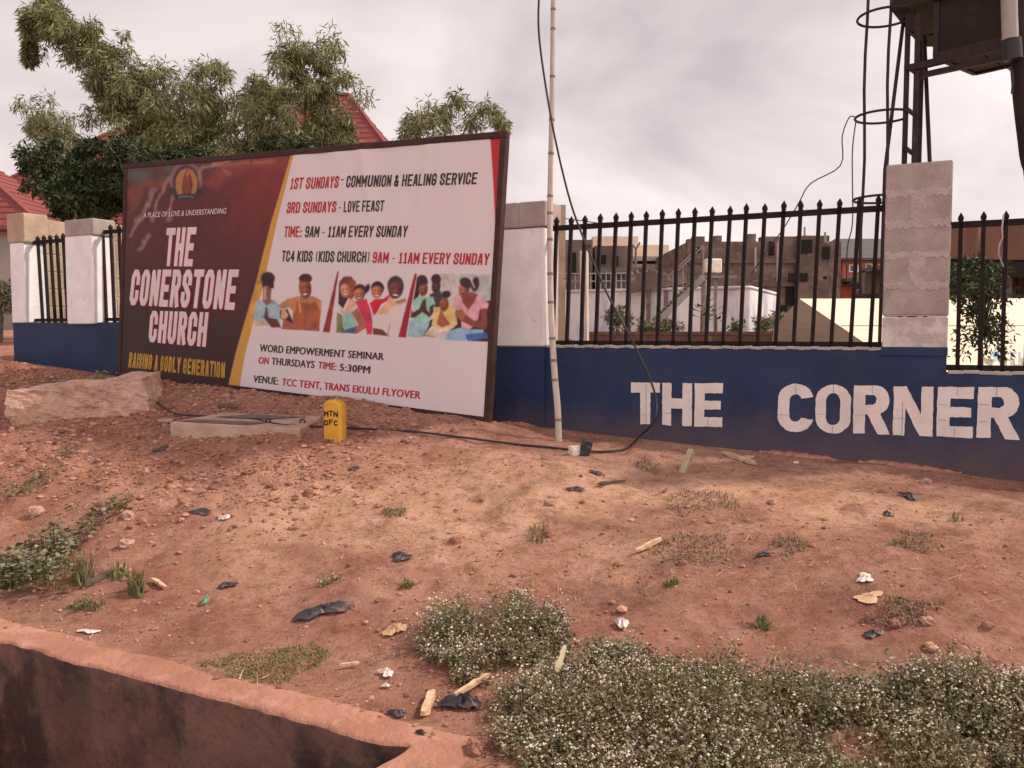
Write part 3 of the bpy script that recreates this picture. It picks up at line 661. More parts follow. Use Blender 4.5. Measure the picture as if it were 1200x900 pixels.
railing('short black railing panel between the two leftmost white pillars', PS['A'][1]-.02, PS['B'][0]+.02, zl, zr_, zt_, [s_of(x, -.11) for x in (40, 51, 58, 65.5, 73, 80.5)], -.04)
railing('black railing panel half hidden behind the left edge of the billboard', PS['B'][1]-.02, PS['B'][1]+1.3, zl, z_of(126, 272, -.11), z_of(126, 263, -.11), [s_of(x, -.11) for x in (125.5, 135, 144.5, 154, 163)], -.02)
# a torn strip of cloth tied to a bar
def strip():
    b = MB(); P = [at(1176, 252, 5.93), at(1174, 268, 5.90), at(1175, 278, 5.9), at(1171, 287, 5.9), at(1170, 298, 5.9), at(1175, 310, 5.9), at(1176, 313, 5.9)]
    b.tube(P, [.006, .006, .005, .006, .005, .006, .004], 6); o = b.build('tie_strip', 'pipe'); set_origin(o, P[0])
    tag(o, 'thin pale torn strip tied to a bar right of the block pillar', 'cloth strip')
strip()

# ================================================================== BILLBOARD
DBR = 7.0
BR = at(573, 497, DBR); BL = at(138, 440, DBR*1.383537); TL = at(148, 192, DBR*1.360898/1.0*ray(148,192).y/ray(573,497).y if False else (1.360898*ray(148,192).y)/(ray(573,497).y)*DBR)
BL = at(138, 440, 1.3835367*ray(138, 440).y/ray(573, 497).y*DBR)
BX = (BR-BL); BWID = BX.length; BX.normalize()
BZ = (TL-BL); BZ = (BZ-BX*BZ.dot(BX)); BHEI = BZ.length*1.0; BZ.normalize(); BN = BX.cross(BZ)     # BN faces the viewer
if BN.y > 0: BN = -BN
BHEI = 2.38*DBR/7.0*1.0
def bl(px, py, off=0):                             # photo pixel -> board-local (a, b)
    r = ray(px, py); k = (BL-EYE).dot(BN)/r.dot(BN); P = EYE+r*k-BL
    return P.dot(BX), P.dot(BZ)
BHEI = max(bl(148, 192)[1], bl(597, 153)[1])
def wrinkle(a, b):                                 # soft sags of the stretched vinyl, metres
    right = sm(1.9, 2.6, a)
    k = np.sin(a*7+b*.8+1.2*np.sin(a*2.3))*.6+np.sin(a*15.5-b*1.5+np.sin(b*2))*.35
    top = sm(1.1, 2.3, b)+.5*sm(1.0, .2, b)+.25
    tug = np.exp(-((a-3.55-.25*(2.3-b))/.07)**2)*sm(1.4, 2.2, b)*.012+np.exp(-((a-4.3+.12*(2.3-b))/.06)**2)*sm(1.3, 2.2, b)*.008
    return (.0075*k*top*(.4+.6*right)+tug)*sm(0, .12, a)*sm(BWID, BWID-.12, a)*sm(0, .1, b)*sm(BHEI, BHEI-.1, b)
def Bp(a, b, off): return BL+BX*a+BZ*b+BN*off
KL = 1.08
def C_(r, g, b): return np.clip(np.array(S(r, g, b)[:3])*KL, 0, .85)
def paint_banner(X, Y, a, b):
    n = len(X); I = np.zeros((n, 3))
    WHITE = C_(202, 193, 194); I[:] = WHITE
    # maroon artwork
    I0 = np.zeros((n, 3)); I0[:] = C_(78, 41, 41)
    tx = 1-sm(150, 345, X); ty = sm(180, 420, Y)
    I0 += (C_(118, 48, 48)-I0)*(sm(220, 330, X)*(1-sm(200, 330, Y)))[:, None]
    I0 += (C_(52, 36, 36)-I0)*(sm(270, 400, Y+(200-X)*.35)*.95)[:, None]
    nz = fbm(X/22, Y/22, 41); nz2 = fbm(X/7, Y/16, 43)
    blend(I0, C_(84, 66, 68), .8*(1-sm(0, 34, Y-(197-.12*(X-150))+nz*18)) * (1-sm(262, 300, X)))     # dusky sky over the cliff
    blend(I0, C_(72, 92, 84), .7*np.maximum.reduce([ell(X+nz*8, Y, 163, 207, 11, 7, 0, 3), ell(X, Y+nz*8, 198, 200, 4, 3, 0, 2), ell(X, Y+nz*6, 238, 186, 7, 3, 0, 2), ell(X+nz*6, Y, 262, 181, 10, 3, 0, 2), ell(X, Y, 278, 178, 5, 3, 0, 2)]))
    blend(I0, C_(128, 62, 56), .8*poly(X+nz*6, Y+nz*5, [(240, 215), (262, 195), (290, 188), (316, 178), (330, 182), (342, 186), (338, 200), (300, 192), (275, 205), (255, 225)], 4))
    blend(I0, C_(112, 62, 52), .8*poly(X+nz*5, Y+nz*4, [(150, 225), (172, 210), (192, 212), (186, 222), (172, 222), (160, 240), (152, 250)], 3))
    for p in (((180, 222), (172, 240), (163, 258), (155, 276)), ((198, 208), (190, 222), (182, 240), (180, 258)), ((236, 196), (234, 208), (232, 215)), ((238, 196), (252, 193), (268, 188)), ((176, 276), (168, 284), (163, 292)), ((204, 225), (200, 245), (198, 258))):
        for (x0, y0), (x1, y1) in zip(p[:-1], p[1:]): blend(I0, C_(158, 124, 112), .75*line(X+nz2*5, Y, x0, y0, x1, y1, 2.6, 2.2))
    for p in (((262, 199), (268, 203)), ((250, 194), (290, 190)), ((298, 191), (320, 189))): blend(I0, C_(170, 110, 88), .6*line(X+nz2*3, Y+nz2*3, *p[0], *p[1], 3, 2))
    I0 *= (1+.22*nz2*(1-sm(270, 330, Y)))[:, None]
    # crest: arch, two golden hands, flame, dark ribbon
    arch = ell(X, Y, 218, 213, 19, 24, 0, .8)*(1-ell(X, Y, 218, 213, 15, 20, 0, .8))*(1-sm(216, 224, Y))
    blend(I0, C_(140, 100, 104), .6*arch)
    blend(I0, C_(62, 38, 42), .75*ell(X, Y, 218, 214, 15, 20, 0, .8)*(1-sm(222, 230, Y)))
    blend(I0, C_(176, 126, 70), .7*poly(X, Y, [(219, 197), (211, 200), (206, 209), (206, 221), (209, 229), (214, 229), (213, 218), (215, 208)], .8))
    blend(I0, C_(176, 126, 70), .7*poly(X, Y, [(219, 197), (226, 200), (231, 209), (230.5, 221), (228, 229), (223.5, 228), (226, 217), (224, 207)], .8))
    blend(I0, C_(120, 62, 50), .85*poly(X, Y, [(219.5, 201), (223, 210), (224, 220), (222, 227), (215, 227), (213.5, 218), (215.5, 209)], .8))
    blend(I0, C_(170, 48, 44), .7*ell(X, Y, 219.5, 208, 2.6, 3.6, 0, .8)); blend(I0, C_(210, 120, 110), .6*ell(X, Y, 219.5, 203, 1.8, 2.5, 0, .8))
    rb = poly(X, Y, [(199, 219), (206, 222), (207, 228), (219, 226.5), (229, 227), (231, 221), (239, 219), (236, 227), (231, 231), (228, 234), (218, 232.5), (208, 235), (205, 231), (200, 227)], .8)
    blend(I0, C_(44, 38, 48), .9*rb)
    for i in range(7): blend(I0, C_(150, 140, 140), .6*ell(X, Y, 210+2.7*i, 231.2-1.2*math.sin(i/6*3.14), .9, .9, 0, .6))
    mar = poly(X, Y, [(130, 150), (347, 150), (346.5, 168), (322, 258), (301.5, 337), (279, 430), (266, 462), (267, 480), (120, 480)], .6)
    mar = poly(X, Y, [(130, 150), (349, 150), (344.5, 170), (318, 258), (298.5, 337), (276, 415), (264, 466), (120, 480)], .6)
    yel = poly(X, Y, [(349, 155), (344, 170), (317, 258), (298, 337), (276, 415), (262, 470), (278, 470), (287.5, 415), (308, 337), (325, 256), (347.5, 170), (350, 155)], .6)
    blend(I, C_(186, 140, 62), yel); I += (I0-I)*mar[:, None]
    blend(I, C_(172, 42, 52), poly(X, Y, [(573.5, 150), (600, 150), (592, 220), (585, 290), (582.5, 300), (579, 240)], .6))
    # photographs
    global SOFT; SOFT = 1.25
    ph = poly(X, Y, [(300, 316), (399, 316), (390, 389), (291, 384)], .8)
    # photo 1: a pair against white
    s1 = [(C_(150, 170, 178), [(300, 353), (309, 351), (321, 352), (330, 360), (331, 370), (327, 382), (302, 382), (297, 374)]),
          (C_(86, 66, 86), [(311, 360), (313, 360), (315, 373), (309, 373)]),
          (C_(176, 120, 80), [(326, 358), (337, 350), (349, 347), (366, 347), (377, 352), (376, 370), (373, 388), (330, 386), (343, 376), (343, 364), (338, 360), (330, 362)]),
          (C_(152, 86, 58), [(348, 352), (358, 356), (370, 354), (375, 364), (373, 388), (348, 386), (343, 376)]),
          (C_(90, 48, 44), [(308, 371), (325, 374), (330, 384), (318, 384)]), (C_(70, 44, 44), [(328, 364), (337, 362), (345, 380), (338, 380), (328, 372)]),
          (C_(202, 150, 120), [(330, 364), (334, 362), (338, 370), (334, 374), (329, 372)]), (C_(150, 84, 70), [(332, 374), (345, 380), (374, 384), (374, 388.5), (330, 386)])]
    for c, p in s1: blend(I, c, poly(X, Y, p, .7)*ph)
    blend(I, C_(196, 160, 124), ell(X, Y, 301, 380, 4, 2.6, 0, .7)); blend(I, C_(184, 140, 110), ell(X, Y, 308, 379, 3.4, 2.6, 0, .7))
    blend(I, C_(120, 84, 72), poly(X, Y, [(308, 332), (319, 332), (317, 350), (319, 354), (312, 358), (308, 353), (308, 342)], .8)); blend(I, C_(180, 146, 124), line(X, Y, 310.5, 336, 310.5, 350, 2.4, .8))
    blend(I, C_(52, 36, 36), np.maximum(ell(X, Y, 314, 326, 8.4, 7.6, 0, .9), poly(X, Y, [(306, 330), (321, 328), (321, 338), (316, 338), (313, 334), (308, 337)], .9)))
    blend(I, C_(128, 72, 58), ell(X, Y, 357.5, 337, 7.2, 12.5, -6, .7)); blend(I, C_(74, 46, 44), ell(X, Y, 358, 327, 7.4, 6, 0, .8)*(1-sm(329, 332, Y)))
    blend(I, C_(214, 196, 186), ell(X, Y, 355, 344.5, 2.7, 1.6, 10, .5)); blend(I, C_(166, 98, 76), .7*ell(X, Y, 354.5, 338.5, 2, 2.4, 0, 1)); blend(I, C_(60, 34, 32), .7*np.maximum(ell(X, Y, 352.5, 335, 1.6, .8, 0, .6), ell(X, Y, 358.5, 335, 1.6, .8, 0, .6)))
    blend(I, C_(206, 164, 122), .8*line(X, Y, 350, 348, 352, 366, 1.4, .8)); blend(I, C_(112, 62, 48), .6*line(X, Y, 360, 356, 358, 380, 3, 2))
    # divider wedges
    blend(I, C_(134, 50, 52), poly(X, Y, [(395.4, 318), (397.2, 318), (386.4, 389.6), (378, 389)], .6)); 
    # photo 2: a family of four in a row
    ph2 = poly(X, Y, [(398, 316), (487, 318), (468, 397), (393.5, 390)], .8)
    blend(I, C_(120, 116, 84), poly(X, Y, [(395, 366), (403, 370), (404, 390), (394, 390)], .8))
    s2 = [(C_(60, 38, 40), [(397, 332), (404, 330), (408, 350), (402, 362), (396.5, 356)]), (C_(104, 60, 48), [(398, 330), (403, 324), (412, 324), (417, 331), (416, 342), (411, 350), (400, 348)]),
          (C_(140, 186, 168), [(401, 368), (412, 364), (419, 382), (413, 388), (402, 384)]), (C_(74, 92, 138), [(401, 388), (411, 384), (420, 382), (418, 391), (402, 390)]),
          (C_(196, 150, 128), [(398, 362), (404, 364), (409, 352), (413, 349), (418, 356), (412, 364), (404, 368), (399, 366)]), (C_(164, 100, 76), [(412, 366), (419, 360), (429, 376), (430, 384), (418, 391), (415, 390), (420, 380)]),
          (C_(190, 52, 82), [(416, 353), (430, 350), (434, 362), (437, 378), (436, 392), (430, 392), (428, 376), (420, 362)]), (C_(184, 34, 50), [(433, 355), (440, 350), (449, 350), (458, 344), (456, 352), (447, 356), (442, 366), (438, 370)]),
          (C_(204, 192, 188), [(444, 374), (450, 362), (456, 350), (463, 354), (472, 366), (470, 380), (467, 396), (455, 394), (438, 384)]), (C_(104, 56, 50), [(437, 384), (448, 386), (456, 394), (437, 392)]),
          (C_(206, 160, 126), [(443, 366), (452, 356), (456, 348), (462, 352), (475, 353), (470, 358), (462, 358), (452, 368), (445, 370)])]
    for c, p in s2: blend(I, c, poly(X, Y, p, .7)*ph2)
    blend(I, C_(140, 70, 52), poly(X, Y, [(410, 328), (417, 330), (417, 346), (411, 352), (408, 346)], .8))
    def face(cx, cy, rx, ry, skin, tilt=0, smile=True, down=False):
        global SOFT; keep = SOFT; SOFT = 1.0; sk = np.array(skin, float); f = lambda k: C_(*np.clip(sk*k, 0, 255))
        m = ell(X, Y, cx, cy, rx, ry, tilt, .9); blend(I, f(1), m)
        blend(I, f(.66), m*.8*sm(cx+rx*.1, cx+rx*1.1, X)); blend(I, f(1.28), m*.55*ell(X, Y, cx-rx*.35, cy-ry*.35, rx*.6, ry*.4, tilt, 2)); blend(I, f(.72), m*.6*sm(cy+ry*.55, cy+ry*1.05, Y))
        ey = cy-ry*.12+(ry*.14 if down else 0); a = math.radians(tilt)
        for q in (-1, 1):
            blend(I, f(.42), .85*ell(X, Y, cx+q*rx*.42, ey+q*rx*.42*math.sin(a), rx*.24, ry*.075, tilt, .55)); blend(I, f(.55), .6*ell(X, Y, cx+q*rx*.42, ey-ry*.20+q*rx*.42*math.sin(a), rx*.28, ry*.05, tilt, .6))
        blend(I, f(1.3), .6*ell(X, Y, cx-rx*.05, cy+ry*.14, rx*.13, ry*.2, tilt, .8)); blend(I, f(.6), .6*ell(X, Y, cx, cy+ry*.36, rx*.26, ry*.06, tilt, .6))
        my = cy+ry*.58
        blend(I, f(.5), .8*ell(X, Y, cx, my, rx*.42, ry*.13, tilt, .6))
        if smile: blend(I, C_(226, 208, 200), .95*ell(X, Y, cx, my-ry*.01, rx*.34, ry*.085, tilt, .5))
        SOFT = keep
    for cx, cy, rx, ry, hair, skin in ((404.5, 339, 5.6, 9, None, (176, 122, 98)), (421, 344, 6.4, 8.2, (70, 44, 42), (158, 98, 76)), (441.5, 341, 6.4, 8.4, (58, 36, 36), (172, 108, 80)), (463.5, 338.5, 8.2, 12.4, (66, 52, 54), (98, 60, 55))):
        if hair: blend(I, C_(*hair), ell(X, Y, cx+(1 if cx < 450 else 0), cy-3.6, rx*1.2, ry*.95, 0, .7))
        face(cx, cy+1.2, rx, ry*.86, skin, -10 if cx < 410 else (12 if cx > 430 else -6))
    face(357.5, 338.5, 7, 11.2, (134, 76, 60), -6); blend(I, C_(64, 42, 42), ell(X, Y, 358, 326.5, 7.4, 5.4, 0, .8)*(1-sm(328, 332, Y)))
    blend(I, C_(44, 34, 40), ell(X, Y, 430.5, 338, 3, 5.5, 20, .8))
    blend(I, C_(146, 110, 96), .9*line(X, Y, 466, 354, 474, 352, 4, .8)); blend(I, C_(120, 112, 116), .6*line(X, Y, 457, 380, 454, 392, 1.4, .7))
    blend(I, C_(148, 38, 50), poly(X, Y, [(485.8, 320.5), (488.8, 320.5), (475.5, 395.8), (466.4, 395)], .6))
    # photo 3: a family on a sofa, praying, an open book
    ph3 = poly(X, Y, [(489.5, 320), (580, 322), (575.5, 401), (476.5, 396)], .8)
    blend(I, C_(178, 172, 168), ph3*sm(512, 520, X)); blend(I, C_(168, 172, 172), ph3*poly(X, Y, [(541, 322), (580, 322), (578, 352), (541, 348)], 1)); 
    for i in range(9): blend(I, C_(190, 190, 188), .7*ph3*line(X, Y, 563+i*1.7, 343, 562.6+i*1.7, 354, .7, .5))
    s3 = [(C_(58, 38, 42), [(573, 352), (578, 354), (575.5, 401), (552, 400), (545, 394), (520, 384), (505, 394), (478, 394), (492, 380), (520, 368)]), (C_(66, 56, 62), [(503, 345), (516, 340), (519, 348), (519, 360), (508, 360)]),
          (C_(140, 190, 168), [(483, 350), (490, 347), (498, 348), (507, 348), (510, 356), (505, 362), (503, 378), (494, 379), (483, 374), (487, 366), (484, 358)]), (C_(142, 170, 180), [(478, 378), (484, 374), (503, 379), (501, 385), (494, 396), (484, 395), (476, 393)]),
          (C_(52, 34, 38), [(487, 330), (492, 324), (499, 325), (502, 332), (496, 334), (490, 348), (484, 352)]),
          (C_(82, 48, 46), [(495, 352), (499, 350), (500, 363), (505, 368), (503, 372), (495, 366), (486, 372), (480, 373), (482, 360), (484, 366), (491, 362)]), (C_(80, 46, 44), [(503, 360), (508, 356), (508, 366), (504, 372)]),
          (C_(204, 178, 118), [(509, 362), (517, 359), (530, 357), (534, 364), (536, 380), (527, 386), (508, 384), (506, 380)]), (C_(150, 84, 62), [(517, 362), (521, 370), (528, 380), (518, 384), (512, 380), (514, 370)]),
          (C_(214, 196, 180), [(497, 392), (506, 382), (516, 385), (533, 383), (524, 388), (515, 389), (510, 394)]), (C_(176, 160, 126), [(497, 392), (510, 394), (514, 389), (514, 391), (509, 396), (497, 393.5)]),
          (C_(204, 152, 162), [(532, 348), (540, 346), (548, 360), (556, 350), (562, 347), (573, 356), (571, 362), (562, 363), (560, 378), (550, 386), (541, 384), (540, 370), (535, 360)]),
          (C_(130, 72, 60), [(540, 346), (552, 342), (560, 345), (556, 354), (549, 363), (543, 356)]),
          (C_(122, 68, 58), [(563, 362), (570, 361), (571, 378), (569, 386), (552, 382), (540, 376), (534, 370), (540, 364), (556, 376), (563, 374)]), (C_(150, 94, 82), [(533, 366), (541, 362), (546, 368), (542, 375), (535, 372)]),
          (C_(130, 164, 190), [(521, 397), (528, 387), (540, 384), (552, 386), (566, 386), (568, 392), (548, 394), (546, 400), (521, 399)]), (C_(70, 96, 160), [(545, 392), (570, 389), (572, 396), (548, 400)])]
    for c, p in s3: blend(I, c, poly(X, Y, p, .7)*ph3)
    for cx, cy, rx, ry, sk in ((496, 338.5, 5, 8, (118, 70, 58)), (511, 335, 5, 8, (74, 50, 48)), (520.5, 356.5, 5.2, 8, (136, 78, 60)), (544, 339, 6, 9, (140, 82, 70))):
        blend(I, C_(*sk), ell(X, Y, cx, cy, rx, ry, 10, .8))
        blend(I, C_(50, 30, 30), .6*np.maximum(ell(X, Y, cx-2.2, cy-.6, 1.4, .6, 0, .6), ell(X, Y, cx+1.8, cy-.6, 1.4, .6, 0, .6))); blend(I, C_(190, 130, 110), .5*ell(X, Y, cx-.6, cy+1.6, 1.2, 2, 0, 1))
    for a_ in ((496, 339.5, 4.8, 7.2, (122, 74, 60)), (511, 336.5, 4.8, 7, (82, 54, 50)), (520.5, 357, 5, 7.4, (140, 82, 64)), (543.5, 340, 5.8, 8.2, (146, 86, 72))): face(*a_, 6, False, True)
    for e in ((494.5, 328, 6.4, 6, 10), (511, 327, 6, 6, 0), (523, 345, 5.6, 4.6, -10), (546.5, 331.5, 8.4, 6, 25), (557, 333, 4.6, 9, 10)): blend(I, C_(58, 42, 42), ell(X, Y, *e[:4], e[4], .8))
    blend(I, C_(190, 180, 178), .8*line(X, Y, 551, 325, 556, 337, 1.4, .8))
    SOFT = 1.0; strip = np.maximum.reduce([ph, ph2, ph3]); I *= (1+(.16*fbm(X/2.6, Y/3.4, 51, 3)+.40*fbm(X/8, Y/10, 57, 2))[:, None]*strip[:, None]*(np.abs(I-WHITE).max(1) > .05)[:, None])
    return I
def billboard():
    root = thing('billboard', 'large church notice billboard, half maroon and half white, leaning at the wall', 'billboard', (BL+BR)/2)
    fw = .055
    def member(p, q, name='frame'):
        pass
    k = MB(); cx = [BX, BN, BZ]
    for (a0, b0, sx, sz) in ((BWID/2, fw/2, BWID, fw), (BWID/2, BHEI-fw/2, BWID, fw), (fw/2, BHEI/2, fw-.002, BHEI-2*fw), (BWID-fw/2, BHEI/2, fw-.002, BHEI-2*fw)):
        k.box(Bp(a0, b0, -.025), (sx, .07, sz), cx, 0, .004)
    k.build('frame', 'brown_steel', root)
    k = MB()
    for a in (BWID*.25, BWID*.5, BWID*.75): k.box(Bp(a, BHEI/2, -.05), (.05, .04, BHEI-.12), cx)
    k.build('rear_brace', 'brown_steel', root)
    # banner: finer grid where the photographs are printed
    al = bl(292, 350)[0]; bt = max(bl(300, 314)[1], bl(580, 314)[1]); bb = min(bl(292, 392)[1], bl(575, 404)[1])
    a_ = np.unique(np.round(np.concatenate([np.arange(fw*.6, al, .011), np.arange(al, BWID-fw*.6, .0052), [BWID-fw*.6]]), 5))
    b_ = np.unique(np.round(np.concatenate([np.arange(fw*.6, bb, .011), np.arange(bb, bt, .0052), np.arange(bt, BHEI-fw*.6, .011), [BHEI-fw*.6]]), 5))
    A, B = np.meshgrid(a_, b_); A = A.ravel(); B = B.ravel(); w = wrinkle(A, B)
    P = np.outer(A, BX)+np.outer(B, BZ)+np.array(BL)+np.outer(w*1.0, BN)
    flat = P-np.outer(w, BN); X, Y = project(flat)
    I = paint_banner(X, Y, A, B)
    n, m = len(a_), len(b_); i = np.arange((m-1)*(n-1)); r, c = i//(n-1), i % (n-1); q = r*n+c
    M['vinyl'] = attr_mat('printed_vinyl', rough=.5)
    o = npmesh('banner', P, np.stack([q, q+1, q+n+1, q+n], 1), 'vinyl', root, smooth=True)
    ca = o.data.color_attributes.new('paint', 'FLOAT_COLOR', 'POINT'); ca.data.foreach_set('color', np.concatenate([I, np.ones((len(I), 1))], 1).astype(np.float32).ravel())
    M['p_red'] = mat('red_print', tuple(C_(176, 36, 46))+(1,), rough=.5); M['p_black'] = mat('black_print', tuple(C_(58, 44, 46))+(1,), rough=.5)
    M['p_white'] = mat('white_print', tuple(C_(206, 192, 194))+(1,), tuple(C_(196, 182, 184))+(1,), rough=.5); M['p_gold'] = mat('gold_print', tuple(C_(180, 138, 52))+(1,), rough=.5)
    M['p_shadow'] = mat('crimson_print', tuple(C_(140, 40, 42))+(1,), rough=.5)
    def text(body, m, q, squeeze=.5, bold=.02, off=.003, name='lettering'):
        (x0, y0), (x1, y1), (x2, y2), (x3, y3) = q                    # baseline left/right, top left/right
        V, F = text_loops(body, squeeze, bold) if squeeze > .6 else block_loops(body, .19 if squeeze < .49 else (.15 if bold < .045 else .185), .46 if bold < .045 else .47)
        c0, c1, c2, c3 = [np.array(bl(*p)) for p in ((x0, y0), (x1, y1), (x2, y2), (x3, y3))]
        u, v = V[:, :1], V[:, 1:2]
        # shear of an oblique face: the top edge spans the same width, shifted
        sh = .5*((c2-c0)+(c3-c1)); L0 = (c1-c0)
        if (c3-c2)[0] < L0[0]*.5: c3 = c2+L0
        Q = (c0+(c1-sh*np.array([1, 0])*0-c0)*u)*(1-v)+(c2+(c3-c2)*u)*v
        k = MB(); ww = wrinkle(Q[:, 0], Q[:, 1])
        k.add([Bp(a, b, off+w_+l_) for (a, b), w_, l_ in zip(Q, ww, V[:, 2])], F); return k.build(name, m, root)
    R, K_ = 'p_red', 'p_black'
    text('A PLACE OF LOVE & UNDERSTANDING', 'p_white', ((168, 255.4), (265, 250.2), (169, 249), (266.3, 243.3)), .62, .02)
    for off, m, d in ((.0028, 'p_shadow', 1.4), (.0042, 'p_white', 0)):
        nm = 'lettering'
        text('THE', m, ((192.5+d, 312+d*.6), (225.5+d, 312.2+d*.6), (196+d, 267.3+d*.6), (230.7+d, 266+d*.6)), .5, .055, off, nm)
        text('CONERSTONE', m, ((151.5+d, 357.5+d*.6), (274.7+d, 363.3+d*.6), (156+d, 316+d*.6), (280.5+d, 315.8+d*.6)), .5, .05, off, nm)
        text('CHURCH', m, ((174+d, 400.7+d*.6), (241+d, 406.5+d*.6), (177+d, 364+d*.6), (244.8+d, 366+d*.6)), .5, .05, off, nm)
    text('RAISING A GODLY GENERATION', 'p_gold', ((150.5, 430.5), (263.5, 443.3), (152.5, 412.7), (264.3, 424.7)), .42, .035)
    text('1ST SUNDAYS', R, ((340, 222.1), (396.5, 220), (342.2, 208.6), (398.6, 206.3)), .5, .04)
    text('-', K_, ((399.6, 216.6), (403.2, 216.4), (399.9, 203.5), (403.5, 203.3)), .5, .02)
    text('COMMUNION & HEALING SERVICE', K_, ((405.5, 219.9), (558.7, 216), (407.4, 206), (560.6, 202)), .5, .04)
    text('3RD SUNDAYS', R, ((336, 250), (393.5, 248.6), (337.6, 237), (395.2, 235.9)), .5, .04)
    text('- LOVE FEAST', K_, ((397, 249), (449.3, 247.6), (398, 236), (450.6, 234.6)), .5, .04)
    text('TIME:', R, ((332.8, 278), (353.4, 278), (334.2, 265.2), (354.4, 265.2)), .5, .04)
    text('9AM - 11AM EVERY SUNDAY', K_, ((356.8, 278), (476.4, 277.8), (358.4, 265), (478.6, 264.3)), .5, .04)
    text('TC4 KIDS (KIDS CHURCH)', K_, ((329.9, 306.6), (432.3, 307.6), (331.2, 293.6), (433.6, 294.8)), .5, .04)
    text('9AM - 11AM EVERY SUNDAY', R, ((436, 308), (572.6, 310.8), (437.4, 295.2), (574.6, 297)), .5, .04)
    text('WORD EMPOWERMENT SEMINAR', K_, ((304, 411.8), (449.7, 422), (305, 402.8), (450.3, 413.2)), .72, .06)
    text('ON', R, ((302.7, 426), (314.7, 426.8), (303.6, 417.6), (315.4, 418.5)), .72, .06)
    text('THURSDAYS', K_, ((318, 427.1), (368.3, 431.4), (318.8, 418.6), (369, 422.6)), .72, .06)
    text('TIME:', R, ((372, 431.6), (394.6, 433.8), (372.8, 423), (395.2, 425)), .72, .06)
    text('5:30PM', K_, ((398, 434.2), (434, 437.8), (398.8, 425.6), (434.8, 428.8)), .72, .06)
    text('VENUE:', K_, ((296.8, 447.8), (326, 450.8), (297.8, 439.2), (326.8, 442)), .72, .06)
    text('TCC TENT, TRANS EKULU FLYOVER', R, ((329.9, 451.4), (492.3, 467.4), (330.8, 442.8), (493.3, 458.2)), .72, .06)
billboard()

# ================================================================== THINGS IN FRONT OF THE WALL
def smooth_path(P, n=8):
    P = [Vector(p) for p in P]; out = []
    for i in range(len(P)-1):
        p0, p1, p2, p3 = P[max(i-1, 0)], P[i], P[i+1], P[min(i+2, len(P)-1)]
        for k in range(n):
            t = k/n; out.append(.5*((2*p1)+(p2-p0)*t+(2*p0-5*p1+4*p2-p3)*t*t+(3*p1-p0-3*p2+p3)*t**3))
    return out+[P[-1]]
def bamboo_pole():
    base = hit(655, 517, -.06)
    r = thing('bamboo_pole', 'tall weathered bamboo pole propped upright by the white pillar beside the billboard', 'pole', base)
    P = [base]+[at(x, y, D) for x, y, D in ((653.5, 480, base.y+.03), (650, 440, base.y+.06), (647, 390, base.y+.09), (645, 330, base.y+.13), (644.5, 250, base.y+.18), (646, 170, base.y+.22), (647.5, 90, base.y+.26), (648.5, 0, base.y+.3), (649.5, -90, base.y+.34))]
    P = smooth_path(P, 8); n = len(P); R = [.027-.007*i/n for i in range(n)]
    b = MB(); b.tube(P, R, 12); b.build('culm', 'bamboo', r)
    ys = (490, 448, 420, 396, 352, 322, 285, 248, 228, 182, 136, 86, 38, 10)
    Yp = project(np.array([list(p) for p in P]))[1]
    for y in ys:
        b = MB(); i = int(np.argmin(abs(Yp-y))); i = min(max(i, 1), n-2); d = (P[i+1]-P[i-1]).normalized()
        b.tube([P[i]-d*.012, P[i]-d*.004, P[i]+d*.004, P[i]+d*.012], [R[i]*1.005, R[i]*1.09, R[i]*1.09, R[i]*1.005], 12); b.build('node_ring', 'node', r)
bamboo_pole()
def long_cable():
    yb = hit(655, 517).y
    def g(x, y): return hit(x, y, .013)
    P = [at(x, y, D) for x, y, D in ((632.5, -20, yb-.05), (631, 30, yb-.05), (637, 85, yb-.02), (650, 160, yb-.04), (668, 235, yb-.05), (688, 290, yb-.08), (712, 345, yb-.12), (740, 398, yb-.18), (760, 440, yb-.25), (769, 470, yb-.3), (766, 495, yb-.36))]
    P += [g(751, 516)+Vector((0, 0, .03)), g(735, 527), g(715, 531), g(690, 531), g(640, 526), g(600, 522), g(540, 515), g(480, 508), g(420, 504), g(370, 502), g(330, 500)+Vector((0, 0, .0)), g(290, 497)+Vector((0, 0, .035)), g(240, 494)+Vector((0, 0, .03)), g(205, 487), g(185, 474), g(172, 458), g(158, 446)]
    b = MB(); b.tube(smooth_path(P, 8), .0085, 7); o = b.build('cable', 'cable'); set_origin(o, P[14])
    tag(o, 'black cable hanging down past the bamboo pole and trailing over the dirt to the billboard', 'cable')
long_cable()
